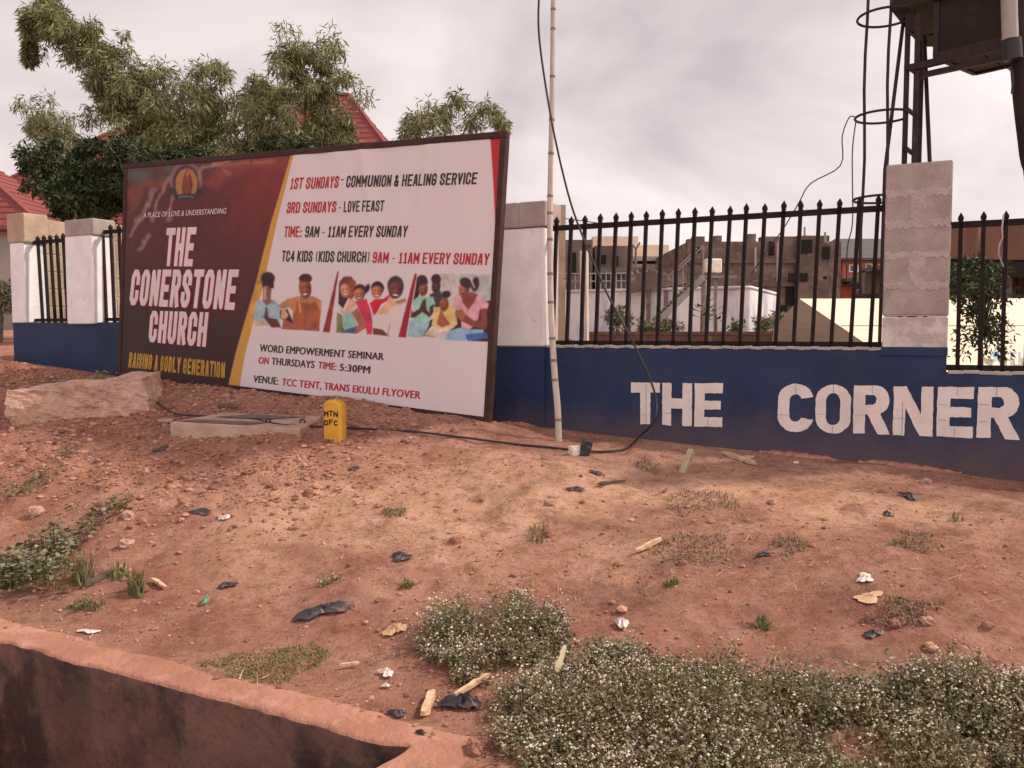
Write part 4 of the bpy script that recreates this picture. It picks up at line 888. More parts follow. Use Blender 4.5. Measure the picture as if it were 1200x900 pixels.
def marker():
    c = hit(393, 513)
    r = thing('marker_post', 'short yellow round-topped marker post with painted black letters, standing in the dirt', 'marker post', c)
    yaw = math.radians(-20); X = Vector((math.cos(yaw), math.sin(yaw), 0)); Yv = Vector((-X.y, X.x, 0)); sc = c.y/FPX
    w, d, h = 22*sc, 16*sc, 45*sc
    pr = [(-w/2, -.08), (w/2, -.08), (w/2, h*.80)]+[(w/2*math.cos(a), h*.80+h*.2*math.sin(a)) for a in [math.pi*i/10 for i in range(1, 10)]]+[(-w/2, h*.80)]
    n = len(pr); e = .012; V = []
    for off, k in ((-d/2, .93), (-d/2+e, 1), (d/2-e, 1), (d/2, .93)):
        V += [c+X*(x*k)+Yv*off+Vector((0, 0, z*k if z > 0 else z)) for x, z in pr]
    b = MB(); F = [(r_*n+i, r_*n+(i+1) % n, (r_+1)*n+(i+1) % n, (r_+1)*n+i) for r_ in range(3) for i in range(n)]
    b.add(V, F); b.add(V[:n], [tuple(range(n-1, -1, -1))]); b.add(V[3*n:], [tuple(range(n))]); b.build('post', 'yellow', r)
    # hand-painted letters: strokes
    g = {'M': [[(0, 0), (0, 1)], [(0, 1), (.5, .45)], [(.5, .45), (1, 1)], [(1, 1), (1, 0)]], 'T': [[(0, 1), (1, 1)], [(.5, 1), (.5, 0)]], 'N': [[(0, 0), (0, 1)], [(0, 1), (1, 0)], [(1, 0), (1, 1)]],
         'O': [[(0, .1), (0, .9)], [(0, .9), (.8, .9)], [(.8, .9), (.8, .1)], [(.8, .1), (0, .1)]], 'F': [[(0, 0), (0, 1)], [(0, 1), (.9, 1)], [(0, .55), (.7, .55)]], 'C': [[(.9, .85), (.3, .95)], [(.3, .95), (0, .5)], [(0, .5), (.3, .05)], [(.3, .05), (.9, .15)]]}
    b = MB()
    for word, z0 in (('MTN', .565), ('OFC', .335)):
        for i, ch in enumerate(word):
            x0 = -w*.42+i*w*.29; lw, lh = w*.21, h*.125
            for j, ((ax, az), (bx_, bz)) in enumerate(g[ch]):
                f = lambda x, z: c+X*(x0+x*lw)+Yv*(-d/2-.001-.0006*j)+Vector((0, 0, h*z0+z*lh+(.004 if i == 1 else 0)))
                A, B = f(ax, az), f(bx_, bz); t = (B-A).normalized(); q = t.cross(Yv).normalized()*.0055
                b.add([A-q-t*.003, B-q+t*.003, B+q+t*.003, A+q-t*.003], [(0, 1, 2, 3)])
    b.build('lettering', 'ink', r)
marker()
def lumpy(name, m, c, size, rotz=0, tilt=0, amp=.12, seed=1, boxy=.7, sub=4, parent=None, freq=2.2):
    cuts = {3: 4, 4: 8, 5: 22}[sub]
    import bmesh
    bm = bmesh.new(); bmesh.ops.create_cube(bm, size=2); bmesh.ops.subdivide_edges(bm, edges=bm.edges[:], cuts=cuts, use_grid_fill=True)
    V = np.array([v.co[:] for v in bm.verts]); nr = np.linalg.norm(V, axis=1, keepdims=True); V = V*boxy+V/nr*1.25*(1-boxy)
    sz = np.array(size)/2; q = V*sz/sz[1]*freq*.6; NRM = V/np.maximum(np.abs(V).max(1, keepdims=True), 1e-6); NRM = NRM**3; NRM /= np.linalg.norm(NRM, axis=1, keepdims=True)
    d = fbm(q[:, 0]+seed*7.3+q[:, 2]*1.3, q[:, 1]+q[:, 2]*.9+seed*3.1, seed, 5)+.6*fbm(q[:, 0]*.7-q[:, 1]*.4+seed, q[:, 2]+seed*2.1, seed+9, 4)
    V = V*sz+NRM*(d*amp*sz[1]*1.1)[:, None]
    Rm = np.array(Matrix.Rotation(rotz, 3, 'Z') @ Matrix.Rotation(tilt, 3, 'Y')); V = V @ Rm.T + np.array(c)
    F = [[v.index for v in f.verts] for f in bm.faces]; bm.free()
    b = MB(); b.add([tuple(v) for v in V], F, 0, False); o = b.build(name, m, parent)
    if not parent: set_origin(o, (c[0], c[1], float(V[:, 2].min())))
    return o
def boulder():
    a, e = hit(22, 490), hit(168, 472); c = (a+e)/2; L_ = (e-a).length*1.10
    b = hit(20, 488)
    o = lumpy('concrete_lump', 'rock', c+Vector((.02, .10, .10)), (L_*1.02, .60, .37), math.atan2(e.y-a.y, e.x-a.x), -math.atan2((e-a).z, (e-a).xy.length)+.012, .34, 5, .86, 5, None, 1.5)
    o.location.z -= .01
    tag(o, 'long pale broken lump of concrete lying in the dirt left of the billboard', 'concrete lump')
boulder()
def slab():
    q = [hit(200, 511), hit(352, 514), hit(378, 487), hit(262, 489)]; c = (q[0]+q[1]+q[2]+q[3])/4
    z = max(p.z for p in q)-.0
    r = thing('concrete_slab', 'half-buried concrete cover slab with bent rebar loops beside the yellow marker', 'slab', c)
    b = MB(); hz = [c.z+.035, c.z+.0, c.z+.055, c.z+.085]; lo = [Vector((p.x, p.y, c.z-.25)) for p in q]; top = [Vector((p.x, p.y, h)) for p, h in zip(q, hz)]
    e = [p+(c-p).normalized()*.015 for p in top]; e = [Vector((p.x, p.y, h+.012)) for p, h in zip(e, hz)]
    V = lo+top+e; F = [(i, (i+1) % 4, 4+(i+1) % 4, 4+i) for i in range(4)]+[(4+i, 4+(i+1) % 4, 8+(i+1) % 4, 8+i) for i in range(4)]+[(8, 9, 10, 11)]
    b.add(V, F); b.build('slab', 'slab', r)
    def on(u, v, dz=0): 
        p = e[0]*(1-u)*(1-v)+e[1]*u*(1-v)+e[2]*u*v+e[3]*(1-u)*v; return Vector((p.x, p.y, p.z+dz))
    b = MB(); b.add([on(.12, .55, .004), on(.62, .58, .004), on(.86, .90, .004), on(.30, .93, .004)], [(0, 1, 2, 3)]); b.build('inset', 'slabdark', r)
    b = MB(); b.add([on(.02, .03, .004), on(.60, .02, .004), on(.68, .30, .004), on(.08, .26, .004)], [(0, 1, 2, 3)]); b.build('inset', 'slabdark', r)
    for u, v in ((.66, .32), (.93, .42)):
        p = on(u, v, -.02); k = MB(); k.tube(smooth_path([p, p+Vector((0, 0, .035)), p+Vector((.018, 0, .05)), p+Vector((.036, 0, .035)), p+Vector((.036, .01, 0))], 5), .006, 6); k.build('rebar_loop', 'steel', r)
    k = MB(); p = hit(196, 498); k.box(p+Vector((0, 0, .035)), (.13, .10, .03), None, 0, .006); k.box(p+Vector((-.01, 0, .0)), (.05, .06, .07)); o = k.build('broken_brick', 'stone'); set_origin(o, p)
    tag(o, 'small broken piece of concrete at the left corner of the half-buried slab', 'rubble piece')
slab()

# ---------------------------------------------------------------- litter
def bag(name, px, py, w, d, seed, label, m='bag', group=None, crumple=.35, hgt=.03, n=14, cat='plastic bag'):
    c = hit(px, py); k = c.y/FPX; W_, D_ = w*k, d*k*2.4; rr = np.random.default_rng(seed)
    th = np.linspace(0, 2*np.pi, 22, endpoint=False); ro = 1+.28*np.sin(th*2+seed)+.2*np.sin(th*3+seed*2)+rr.uniform(-.16, .16, 22)
    V = []; rings = 6
    for i in range(rings+1):
        f = i/rings
        for j, t in enumerate(th):
            x = math.cos(t)*ro[j]*W_/2*f; y = math.sin(t)*ro[j]*D_/2*f
            z = gz(c.x+x, c.y+y)+.006+hgt*(1-f**2)*(.55+.5*float(fbm(np.array(x*22+seed), np.array(y*22), seed, 3)))*(1+crumple*math.sin(t*5+seed+f*6))+.35*hgt*abs(math.sin(t*4+seed))*f
            V.append((c.x+x, c.y+y, z))
    F = []; n_ = len(th)
    for i in range(rings):
        for j in range(n_): F.append((i*n_+j, (i+1)*n_+j, (i+1)*n_+(j+1) % n_, i*n_+(j+1) % n_))
    b = MB(); b.add(V, F); o = b.build(name, m); set_origin(o, c); tag(o, label, cat, group); return o
bag('plastic_bag', 377, 718, 52, 17, 1, 'large crumpled black plastic bag flat on the dirt near the drain', crumple=.5, hgt=.035)
bag('plastic_bag', 540, 829, 44, 13, 2, 'crumpled dark plastic bag beside the long splinter of wood', crumple=.6, hgt=.05)
bag('plastic_bag', 466, 839, 22, 7, 3, 'small black plastic scrap next to the short upright wood chip', hgt=.02)
bag('plastic_bag', 470, 655, 24, 8, 4, 'black plastic shred trodden into the middle of the dirt', hgt=.022)
bag('plastic_bag', 236, 602, 30, 4, 5, 'thin black plastic strip left of the white scrap', hgt=.015)
bag('plastic_bag', 190, 527, 22, 4, 6, 'black plastic scrap in the rubble below the half-buried slab', hgt=.02)
bag('plastic_bag', 266, 688, 18, 6, 7, 'dark plastic scrap with a pale edge in the left dirt', hgt=.03)
bag('plastic_bag', 674, 575, 18, 5, 8, 'dark grey plastic scrap on the low earth ridge', hgt=.02)
bag('plastic_bag', 699, 556, 14, 5, 9, 'small grey plastic lump between bamboo pole and wooden stake', hgt=.025)
bag('plastic_bag', 1065, 583, 18, 8, 10, 'dark grey crumpled rag below the word on the wall', hgt=.03)
bag('plastic_bag', 1041, 604, 14, 4, 11, 'small black scrap just below the dark grey rag', hgt=.018)
bag('plastic_bag', 414, 551, 14, 5, 12, 'dark scrap with pale rim below the yellow marker', hgt=.02)
bag('plastic_bag', 1022, 747, 20, 6, 13, 'dark blue-grey scrap beyond the flowering weeds', hgt=.02)
bag('plastic_bag', 895, 652, 18, 4, 14, 'black shred lying among dry grass right of centre', hgt=.02)
bag('plastic_bag', 493, 881, 9, 8, 15, 'tiny black scrap at the end of the drain lip', hgt=.02)
bag('paper_scrap', 264, 609, 11, 4, 21, 'bright white paper scrap on the sandy dirt', 'paper', hgt=.02, cat='paper scrap')
bag('paper_scrap', 453, 793, 18, 7, 22, 'cream paper scrap above the wood chip by the drain', 'paper', hgt=.03, cat='paper scrap')
bag('paper_scrap', 728, 735, 17, 10, 23, 'crumpled whitish cloth at the rear edge of the big weed patch', 'paper', hgt=.05, cat='paper scrap')
bag('paper_scrap', 1014, 681, 22, 7, 24, 'grey-white torn paper in the right-hand dirt above the cardboard', 'paper', hgt=.02, cat='paper scrap')
bag('cardboard_piece', 1019, 702, 34, 9, 25, 'flat tan cardboard piece in the dirt on the right', 'card', hgt=.012, cat='cardboard')
bag('cardboard_piece', 462, 742, 22, 8, 26, 'pale cardboard flap at the left edge of the middle weed clump', 'card', hgt=.03, cat='cardboard')
bag('paper_scrap', 452, 806, 8, 4, 27, 'tiny cream paper bit below the larger cream scrap', 'paper', hgt=.015, cat='paper scrap')
bag('paper_scrap', 105, 742, 24, 5, 28, 'dirty pale paper strip on the drain edge at left', 'paper', hgt=.015, cat='paper scrap')
bag('leaf_scrap', 241, 706, 9, 6, 29, 'small green scrap in the dirt above the drain', 'green_glass', hgt=.03, cat='green scrap')
def stick(px0, py0, px1, py1, w, label, m='wood', h=.03, lift0=.02, lift1=.02, cat='wood piece', name='wood_splinter', seed=0):
    a, e = hit(px0, py0, lift0), hit(px1, py1, lift1); d = e-a; L_ = d.length; d.normalize(); k = w*a.y/FPX; rr = random.Random(px0)
    X = d.cross(Vector((0, 0, 1))).normalized(); Z = X.cross(d)
    V = []; n = 7
    for i in range(n+1):
        f = i/n; ww = k/2*(1+rr.uniform(-.25, .25))*(.55 if i in (0, n) else 1); hh = h/2*(1+rr.uniform(-.3, .3))*(.6 if i in (0, n) else 1); c = a+d*(L_*f)+X*(rr.uniform(-.12, .12)*k)
        V += [c+X*ww-Z*hh, c+X*ww*.9+Z*hh, c-X*ww*.8+Z*hh*1.1, c-X*ww-Z*hh]
    F = [(i*4+j, i*4+(j+1) % 4, (i+1)*4+(j+1) % 4, (i+1)*4+j) for i in range(n) for j in range(4)]+[(3, 2, 1, 0), tuple(n*4+j for j in range(4))]
    b = MB(); b.add(V, F); o = b.build(name, m); set_origin(o, a); tag(o, label, cat); return o
stick(496, 843, 508, 816, 9, 'short flat split of pale wood pointing away from the drain')
stick(533, 821, 573, 797, 6, 'long pale splinter of wood beside the crumpled dark bag', h=.02)
stick(848, 533, 884, 546, 7, 'pale split stick lying at the foot of the wall below the word', h=.02)
stick(868, 540, 882, 538, 7, 'short pale chip crossing the split stick at the wall foot', h=.02)
stick(398, 785, 421, 782, 4, 'thin pale splinter lying near the drain', h=.012)
stick(652, 846, 662, 828, 7, 'pale yellow-green dry leaf lying on the flowering weeds', 'oldwood', .01, .19, .24, 'dry leaf', 'dry_leaf')
stick(745, 650, 775, 636, 6, 'pale broken root lying in dry grass in the middle', h=.02)
stick(700, 571, 732, 567, 4, 'dark thin stick on the earth ridge', 'bark', .02)
stick(930, 545, 936, 545, 3, 'small white chip at the wall foot below the painted letters', 'paper', .015, cat='white chip', name='chip')
stick(178, 683, 194, 692, 5, 'pale curved wood chip beside the left grass tufts', h=.012)
stick(100, 690, 132, 672, 9, 'brown dead leaf blade lying between the left grass tufts', 'bark', .02, cat='dead leaf', name='dead_leaf')
def stake():
    a = hit(799, 553, -.02); tp = hit(811, 530, .06); tp = a+(tp-a)*1.0
    b = MB(); d = Vector((.13, .02, .20)); X = Vector((.8, -.6, 0)).normalized(); sc = a.y/FPX
    tip = at(811, 527, a.y+.06); d = tip-a; L_ = d.length; d.normalize(); X = (X-d*X.dot(d)).normalized(); Y = d.cross(X)
    b.box(a+d*(L_/2), (.045, .06, L_), (X, Y, d), 0, .008); o = b.build('wooden_stake', 'oldwood'); set_origin(o, a)
    tag(o, 'short grey-green wooden stake leaning out of the sandy ground before the wall', 'stake')
stake()
o = lumpy('foam_chunk', 'paper', hit(673, 533, .03), (.075, .07, .07), .4, 0, .25, 3, .6, 3); tag(o, 'grey-white lump of foam at the foot of the bamboo pole', 'foam lump')
o = lumpy('crumpled_packet', 'bag', hit(686, 534, .05), (.075, .06, .13), .2, .35, .5, 8, .5, 3); tag(o, 'slate-grey crumpled packet standing against the foam lump', 'packet')
for px, py, w, m, lab in ((1085, 567, 11, 'stone', 'round pale stone near the wall at the right'), (1086, 730, 13, 'stone', 'pale yellow stone right of the big weed patch, upper one'), (1091, 760, 15, 'card', 'ochre stone at the rear edge of the weed patch on the right'),
                          (220, 563, 10, 'redstone', 'red-brown lump of earth in the rubble under the marker'), (643, 628, 12, 'redstone', 'dark round stone by the pale dry tuft in the middle'), (362, 580, 12, 'redstone', 'brown clod on the sandy patch below the marker'),
                          (645, 591, 10, 'stone', 'pale pinkish stone on the earth ridge'), (1152, 558, 10, 'stone', 'small pale stone at the wall foot by the right edge'), (533, 636, 12, 'redstone', 'dark red clod in the middle of the sandy dirt'),
                          (150, 607, 15, 'stone', 'pinkish flat stone among the left green weeds'), (42, 603, 17, 'stone', 'flat pale stone at the upper edge of the left weeds'), (148, 641, 16, 'stone', 'flat pinkish stone below the green weeds'),
                          (688, 862, 14, 'stone', 'pale stone half hidden in the front of the weed patch'), (905, 590, 9, 'stone', 'tiny pale stone in the open sand on the right'), (1048, 734, 14, 'redstone', 'smooth pink-brown stone left of the pale yellow stone'),
                          (620, 885, 30, 'stone', 'broad pale rock by the front edge of the weed patch'), (556, 882, 22, 'redstone', 'red clod between drain end and weed patch'), (566, 744, 20, 'stone', 'pale flat stone behind the middle weed clump') if False else (585, 848, 14, 'redstone', 'red clod at the left tip of the big weed patch')):
    c = hit(px, py); k = w*c.y/FPX; o = lumpy('stone', m, c+Vector((0, 0, k*.16)), (k*1.05, k*.8, k*.62), px*.37, 0, .5, int(px) % 37, .35, 3); tag(o, lab, 'stone')
def strip_footing():
    b = MB(); V = []
    for x0, x1, y0, y1 in ((1010, 1132, 546, 566), (585, 636, 502, 511), (890, 985, 536, 546)):
        n = 26; ra = random.Random(x0)
        base = len(b.v); V = []
        for i in range(n+1):
            f = i/n; s = s_of(x0)+(s_of(x1)-s_of(x0))*f; z = float(ground(s, .06))
            ww = .09*math.sin(math.pi*f)+.02+ra.uniform(-.02, .02); hh = .016*math.sin(math.pi*f)+.008+ra.uniform(-.006, .006)
            V += [W(s, .002, z+hh), W(s, ww*.7, z+hh*.9), W(s, ww+.03, z-.03)]
        b.add(V, [(i*3+j, i*3+j+1, i*3+j+4, i*3+j+3) for i in range(n) for j in range(2)])
    b.build('mortar_footing', 'lip', wall)
strip_footing()

# ---------------------------------------------------------------- loose clods, straw
def scatter():
    # clods: jittered octahedra/icospheres in one mesh
    ico = []; t = (1+5**.5)/2
    B = np.array([(-1, t, 0), (1, t, 0), (-1, -t, 0), (1, -t, 0), (0, -1, t), (0, 1, t), (0, -1, -t), (0, 1, -t), (t, 0, -1), (t, 0, 1), (-t, 0, -1), (-t, 0, 1)])/1.9
    Fb = np.array([(0, 11, 5), (0, 5, 1), (0, 1, 7), (0, 7, 10), (0, 10, 11), (1, 5, 9), (5, 11, 4), (11, 10, 2), (10, 7, 6), (7, 1, 8), (3, 9, 4), (3, 4, 2), (3, 2, 6), (3, 6, 8), (3, 8, 9), (4, 9, 5), (2, 4, 11), (6, 2, 10), (8, 6, 7), (9, 8, 1)])
    n = 60000; s = rng.uniform(-7.5, 4.6, n); q = rng.uniform(0, 1, n); t_ = .06+q*4.32
    rub = sm(.5, -1.0, s)*sm(.3, .9, t_)*sm(3.4, 2.4, t_)
    keep = rng.uniform(0, 1, n) < (.10+.75*rub+.22*sm(.1, .3, fbm(s*1.5, t_*1.5, 77)))
    keep &= ~((t_ > LIP_T-.10) & (s < S_END+.25))
    s, t_, rub = s[keep], t_[keep], rub[keep]; n = len(s)
    size = .0042*np.exp(rng.normal(0, .62, n))*(1+.9*rub*rng.uniform(0, 1, n)); size = np.clip(size*(1+.1*rub), .003, .028)
    z = ground(s, t_); X = O.x+U.x*s+NN.x*t_; Y = O.y+U.y*s+NN.y*t_
    V = B[None]*size[:, None, None]*rng.uniform(.7, 1.3, (n, 12, 1))*np.array([1.15, 1, .7])
    a = rng.uniform(0, 6.28, n); ca, sa = np.cos(a)[:, None], np.sin(a)[:, None]
    V = np.stack([V[..., 0]*ca-V[..., 1]*sa, V[..., 0]*sa+V[..., 1]*ca, V[..., 2]], 2)+np.stack([X, Y, z+size*.25], 1)[:, None]
    F = (Fb[None]+np.arange(n)[:, None, None]*12).reshape(-1, 3)
    var = np.repeat(np.clip(rng.normal(.45, .3, n), 0, 1), 12)
    o = npmesh('earth_clods', V.reshape(-1, 3), F, 'clod', var=var); tag(o, kind='stuff')
    # straw and dry twigs
    n = 3000; s = rng.uniform(-4, 4.4, n); t_ = rng.uniform(.2, 4.3, n)
    keep = rng.uniform(0, 1, n) < sm(-.02, .3, fbm(s*1.3+5, t_*1.3, 90))*.9+.05; s, t_ = s[keep], t_[keep]; n = len(s)
    keep = ~((t_ > LIP_T-.10) & (s < S_END+.25)); s, t_ = s[keep], t_[keep]; n = len(s)
    z = ground(s, t_)+.006; X = O.x+U.x*s+NN.x*t_; Y = O.y+U.y*s+NN.y*t_; a = rng.uniform(0, 6.28, n); l = rng.uniform(.02, .075, n); w = rng.uniform(.0012, .003, n)
    dx, dy = np.cos(a)*l, np.sin(a)*l; px, py = -np.sin(a)*w, np.cos(a)*w; lift = rng.uniform(0, .03, n)
    V = np.stack([np.stack([X-px, Y-py, z], 1), np.stack([X+px, Y+py, z+.002], 1), np.stack([X+dx+px*.3, Y+dy+py*.3, z+lift+.003], 1), np.stack([X+dx, Y+dy, z+lift], 1)], 1).reshape(-1, 3)
    o = npmesh('dry_straw', V, np.arange(n*4).reshape(-1, 4), 'straw', var=np.repeat(rng.uniform(0, 1, n), 4)); tag(o, kind='stuff')
scatter()
def wisps():
    n = 90000; s = rng.uniform(-6.5, 4.5, n); t = rng.uniform(.25, 4.25, n)
    d = sm(.02, .34, fbm(s*1.1+9, t*1.3+2, 120, 4))*(.35+.65*sm(-1.2, .8, s)); k = rng.uniform(0, 1, n) < d*.55; s, t = s[k], t[k]
    k = ~((t > LIP_T-.2) & (s < S_END+.3)); s, t = s[k], t[k]; q = len(s); z = ground(s, t); X = O.x+U.x*s+NN.x*t; Y = O.y+U.y*s+NN.y*t
    h = rng.uniform(.006, .026, q); a = rng.uniform(0, 6.28, q); w = .0016; L_ = rng.uniform(.01, .035, q)
    root = np.stack([X, Y, z-.002], 1); sv = np.stack([-np.sin(a)*w, np.cos(a)*w, 0*a], 1); tip = root+np.stack([np.cos(a)*L_, np.sin(a)*L_, h], 1)
    V = np.stack([root-sv, root+sv, tip], 1).reshape(-1, 3)
    o = npmesh('dry_grass_wisps', V, np.arange(q*3).reshape(-1, 3), 'drygrass', var=np.repeat(rng.uniform(0, 1, q), 3)); tag(o, kind='stuff')
wisps()

# ---------------------------------------------------------------- small plants
def leaf_quads(P, D, Wd, L_, wid, fold=.25):
    """diamond leaves: base P, direction D (unit), side Wd (unit), length, width -> verts (n,4,3)"""
    N_ = np.cross(D, Wd); m = P+D*(L_*.45)[:, None]; up = N_*(wid*fold)[:, None]
    return np.stack([P, m+Wd*(wid/2)[:, None]+up, P+D*L_[:, None], m-Wd*(wid/2)[:, None]+up], 1)
def unit(v): return v/np.maximum(np.linalg.norm(v, axis=-1, keepdims=True), 1e-9)
def rand_side(D):
    r = rng.normal(0, 1, D.shape); return unit(r-D*np.sum(r*D, -1, keepdims=True))
def in_poly(x, y, pts):
    inside = np.zeros(len(x), bool); n = len(pts)
    for i in range(n):
        x0, y0 = pts[i]; x1, y1 = pts[(i+1) % n]
        if y0 != y1: inside ^= ((y0 > y) != (y1 > y)) & (x < (x1-x0)*(y-y0)/(y1-y0)+x0)
    return inside
def flowering(name, outline, nsprig, h, label=None, group=None, stuff=False, flower=.85, edge=.5):
    """low branching weed with small pale heads, rooted inside a ground outline (photo pixels turned to ground points)"""
    G = [hit(x, y) for x, y in outline]; poly_ = [(p.x, p.y) for p in G]
    x0, x1 = min(p[0] for p in poly_), max(p[0] for p in poly_); y0, y1 = min(p[1] for p in poly_), max(p[1] for p in poly_)
    X = rng.uniform(x0, x1, nsprig*4); Y = rng.uniform(y0, y1, nsprig*4)
    jx, jy = X+fbm(X*3.5, Y*3.5, 60, 5)*.30, Y+fbm(X*3.5, Y*3.5, 64, 5)*.30
    k = in_poly(jx, jy, poly_); dens = fbm(X*3.2, Y*3.2, 70, 3); dens = dens+.5*fbm(X*9, Y*9, 72, 2); k &= rng.uniform(0, 1, len(X)) < .06+.94*sm(-.45 if stuff else -.28, .12 if stuff else .30, dens); X, Y = X[k][:nsprig], Y[k][:nsprig]; n = len(X)
    s, t = to_st(X, Y); Z = ground(s, t)
    pd = np.full(n, 9.)
    for i in range(len(poly_)):
        a, b = np.array(poly_[i]), np.array(poly_[(i+1) % len(poly_)]); e = b-a; u = np.clip(((X-a[0])*e[0]+(Y-a[1])*e[1])/(e@e), 0, 1); pd = np.minimum(pd, np.hypot(X-a[0]-u*e[0], Y-a[1]-u*e[1]))
    hh = h*(.55+.45*sm(0, .15, pd))*rng.uniform(.55, 1.15, n)*(.75+1.1*fbm(X*3, Y*3, 81, 3)+.1)
    lean = rng.normal(0, .38, (n, 2)); root = np.stack([X, Y, Z], 1); tip = root+np.stack([lean[:, 0]*hh, lean[:, 1]*hh, hh], 1)
    # stems
    w = .0018; sd = rng.normal(0, 1, (n, 3)); sd[:, 2] = 0; sd = unit(sd)*w
    V = [np.stack([root-sd, root+sd, tip+sd*.5, tip-sd*.5], 1)]; var = [np.tile(rng.uniform(0, .5, (n, 1)), (1, 4))]
    nl = 20
    f = rng.uniform(.1, 1, (n, nl)); P = root[:, None]+(tip-root)[:, None]*f[..., None]+rng.normal(0, .016, (n, nl, 3))
    D = unit(rng.normal(0, 1, (n*nl, 3))*np.array([1, 1, .55])+np.array([0, 0, .35])); Ls = rng.uniform(.010, .026, n*nl); P = P.reshape(-1, 3)
    V.append(leaf_quads(P, D, rand_side(D), Ls, Ls*rng.uniform(.35, .6, n*nl))); var.append(np.tile(np.clip(rng.normal(.5, .28, (n*nl, 1)), 0, 1), (1, 4)))
    V = np.concatenate(V); var = np.concatenate(var)
    # heads
    nf = int(n*flower*1.1); pw = .15+sm(-.25, .3, fbm(X*4+3, Y*4, 91, 3)); i = rng.choice(n, nf, p=pw/pw.sum()); cpt = tip[i]+rng.normal(0, .014, (nf, 3))+np.array([0, 0, .008]); r = np.clip(.0042*np.exp(rng.normal(0, .3, nf)), .002, .0085)*(cpt[:, 1]/3.0)**.35
    oc = np.array([(1, 0, 0), (0, 1, 0), (-1, 0, 0), (0, -1, 0), (0, 0, 1), (0, 0, -1)]); of = np.array([(0, 1, 4), (1, 2, 4), (2, 3, 4), (3, 0, 4), (1, 0, 5), (2, 1, 5), (3, 2, 5), (0, 3, 5)])
    FV = (oc[None]*r[:, None, None]*rng.uniform(.7, 1.2, (nf, 6, 1)))+cpt[:, None]; FF = (of[None]+np.arange(nf)[:, None, None]*6).reshape(-1, 3); fv = np.repeat(rng.uniform(0, 1, nf), 6)
    base = Vector((float(X.mean()), float(Y.mean()), float(Z.mean())))
    if stuff:
        tri = np.concatenate([np.arange(len(V)*4).reshape(-1, 4)[:, [0, 1, 2]], np.arange(len(V)*4).reshape(-1, 4)[:, [0, 2, 3]], FF+len(V)*4])
        mi = np.concatenate([np.zeros(len(V)*2), np.ones(len(FF))])
        o = npmesh(name, np.concatenate([V.reshape(-1, 3), FV.reshape(-1, 3)]), tri, ['weedleaf', 'petal'], mi=mi, var=np.concatenate([var.ravel(), fv])); tag(o, label, None, None, 'stuff'); return
    r_ = thing(name, label, 'weed', base, group)
    npmesh('foliage', V.reshape(-1, 3), np.arange(len(V)*4).reshape(-1, 4), 'weedleaf', r_, var=var.ravel())
    npmesh('flowers', FV.reshape(-1, 3), FF, 'petal', r_, var=fv)
flowering('flowering_ground_cover', [(578, 850), (600, 815), (650, 800), (690, 778), (740, 768), (800, 785), (850, 790), (900, 800), (960, 806), (1040, 806), (1090, 800), (1150, 805), (1200, 815), (1300, 830), (1340, 960), (1000, 990), (700, 950), (620, 890)], 4800, .14, 'broad low patch of white-flowered weed in the foreground', stuff=True)
flowering('flowering_weed', [(478, 755), (500, 722), (540, 710), (600, 704), (650, 716), (664, 745), (640, 770), (580, 792), (540, 790), (500, 775)], 620, .14, 'round dense clump of white-flowered weed behind the big patch')
flowering('flowering_weed', [(350, 692), (370, 683), (400, 684), (404, 693), (380, 698), (355, 698)], 110, .05, 'small flat white-flowered clump above the big black bag')
flowering('flowering_weed', [(515, 808), (540, 797), (580, 795), (590, 806), (550, 816), (520, 816)], 120, .07, 'low white-flowered tuft between the middle clump and the dark bag')
#flowering('flowering_weed', [(648, 735), (680, 722), (705, 722), (690, 745), (665, 765)], 60, .05, 'thin sparse white-flowered sprigs right of the round clump')
def blades(name, outline, n, h, w, label, m='grass', lean=.6, cat='grass tuft', npts=1):
    G = [hit(x, y) for x, y in outline]; P_ = [(p.x, p.y) for p in G]
    x0, x1 = min(p[0] for p in P_), max(p[0] for p in P_); y0, y1 = min(p[1] for p in P_), max(p[1] for p in P_)
    X = rng.uniform(x0, x1, n*5); Y = rng.uniform(y0, y1, n*5); k = in_poly(X+fbm(X*8, Y*8, 5)*.06, Y+fbm(X*8, Y*8, 6)*.06, P_); X, Y = X[k][:n], Y[k][:n]; q = len(X)
    s, t = to_st(X, Y); Z = ground(s, t)-.004; hh = h*rng.uniform(.4, 1.15, q); a = rng.uniform(0, 6.28, q); le = np.abs(rng.normal(0, lean, q))
    root = np.stack([X, Y, Z], 1); dv = np.stack([np.cos(a), np.sin(a), np.zeros(q)], 1); sv = np.stack([-np.sin(a), np.cos(a), np.zeros(q)], 1)*w
    mid = root+dv*(le*hh*.35)[:, None]; mid[:, 2] += hh*.6; tip = root+dv*(le*hh)[:, None]; tip[:, 2] += hh*np.clip(1-.35*le, .3, 1)
    V = np.stack([root-sv, root+sv, mid+sv*.8, mid-sv*.8, tip], 1); i = np.arange(q)*5
    F = np.concatenate([np.stack([i, i+1, i+2], 1), np.stack([i, i+2, i+3], 1), np.stack([i+3, i+2, i+4], 1)])
    o = npmesh(name, V.reshape(-1, 3), F, m, var=np.repeat(rng.uniform(0, 1, q), 5)); set_origin(o, (float(X.mean()), float(Y.mean()), float(Z.mean()))); tag(o, label, cat); return o
blades('grass_tuft', [(82, 690), (92, 672), (104, 672), (108, 690)], 90, .17, .004, 'spiky green grass tuft beside the broad green weeds', lean=.5)
blades('grass_tuft', [(150, 700), (158, 690), (170, 690), (172, 702)], 90, .16, .004, 'dark spiky tuft right of the brown dead leaf', lean=.5)
blades('grass_tuft', [(78, 716), (95, 705), (122, 705), (116, 717)], 150, .05, .003, 'low olive tuft just above the drain edge', lean=.9)
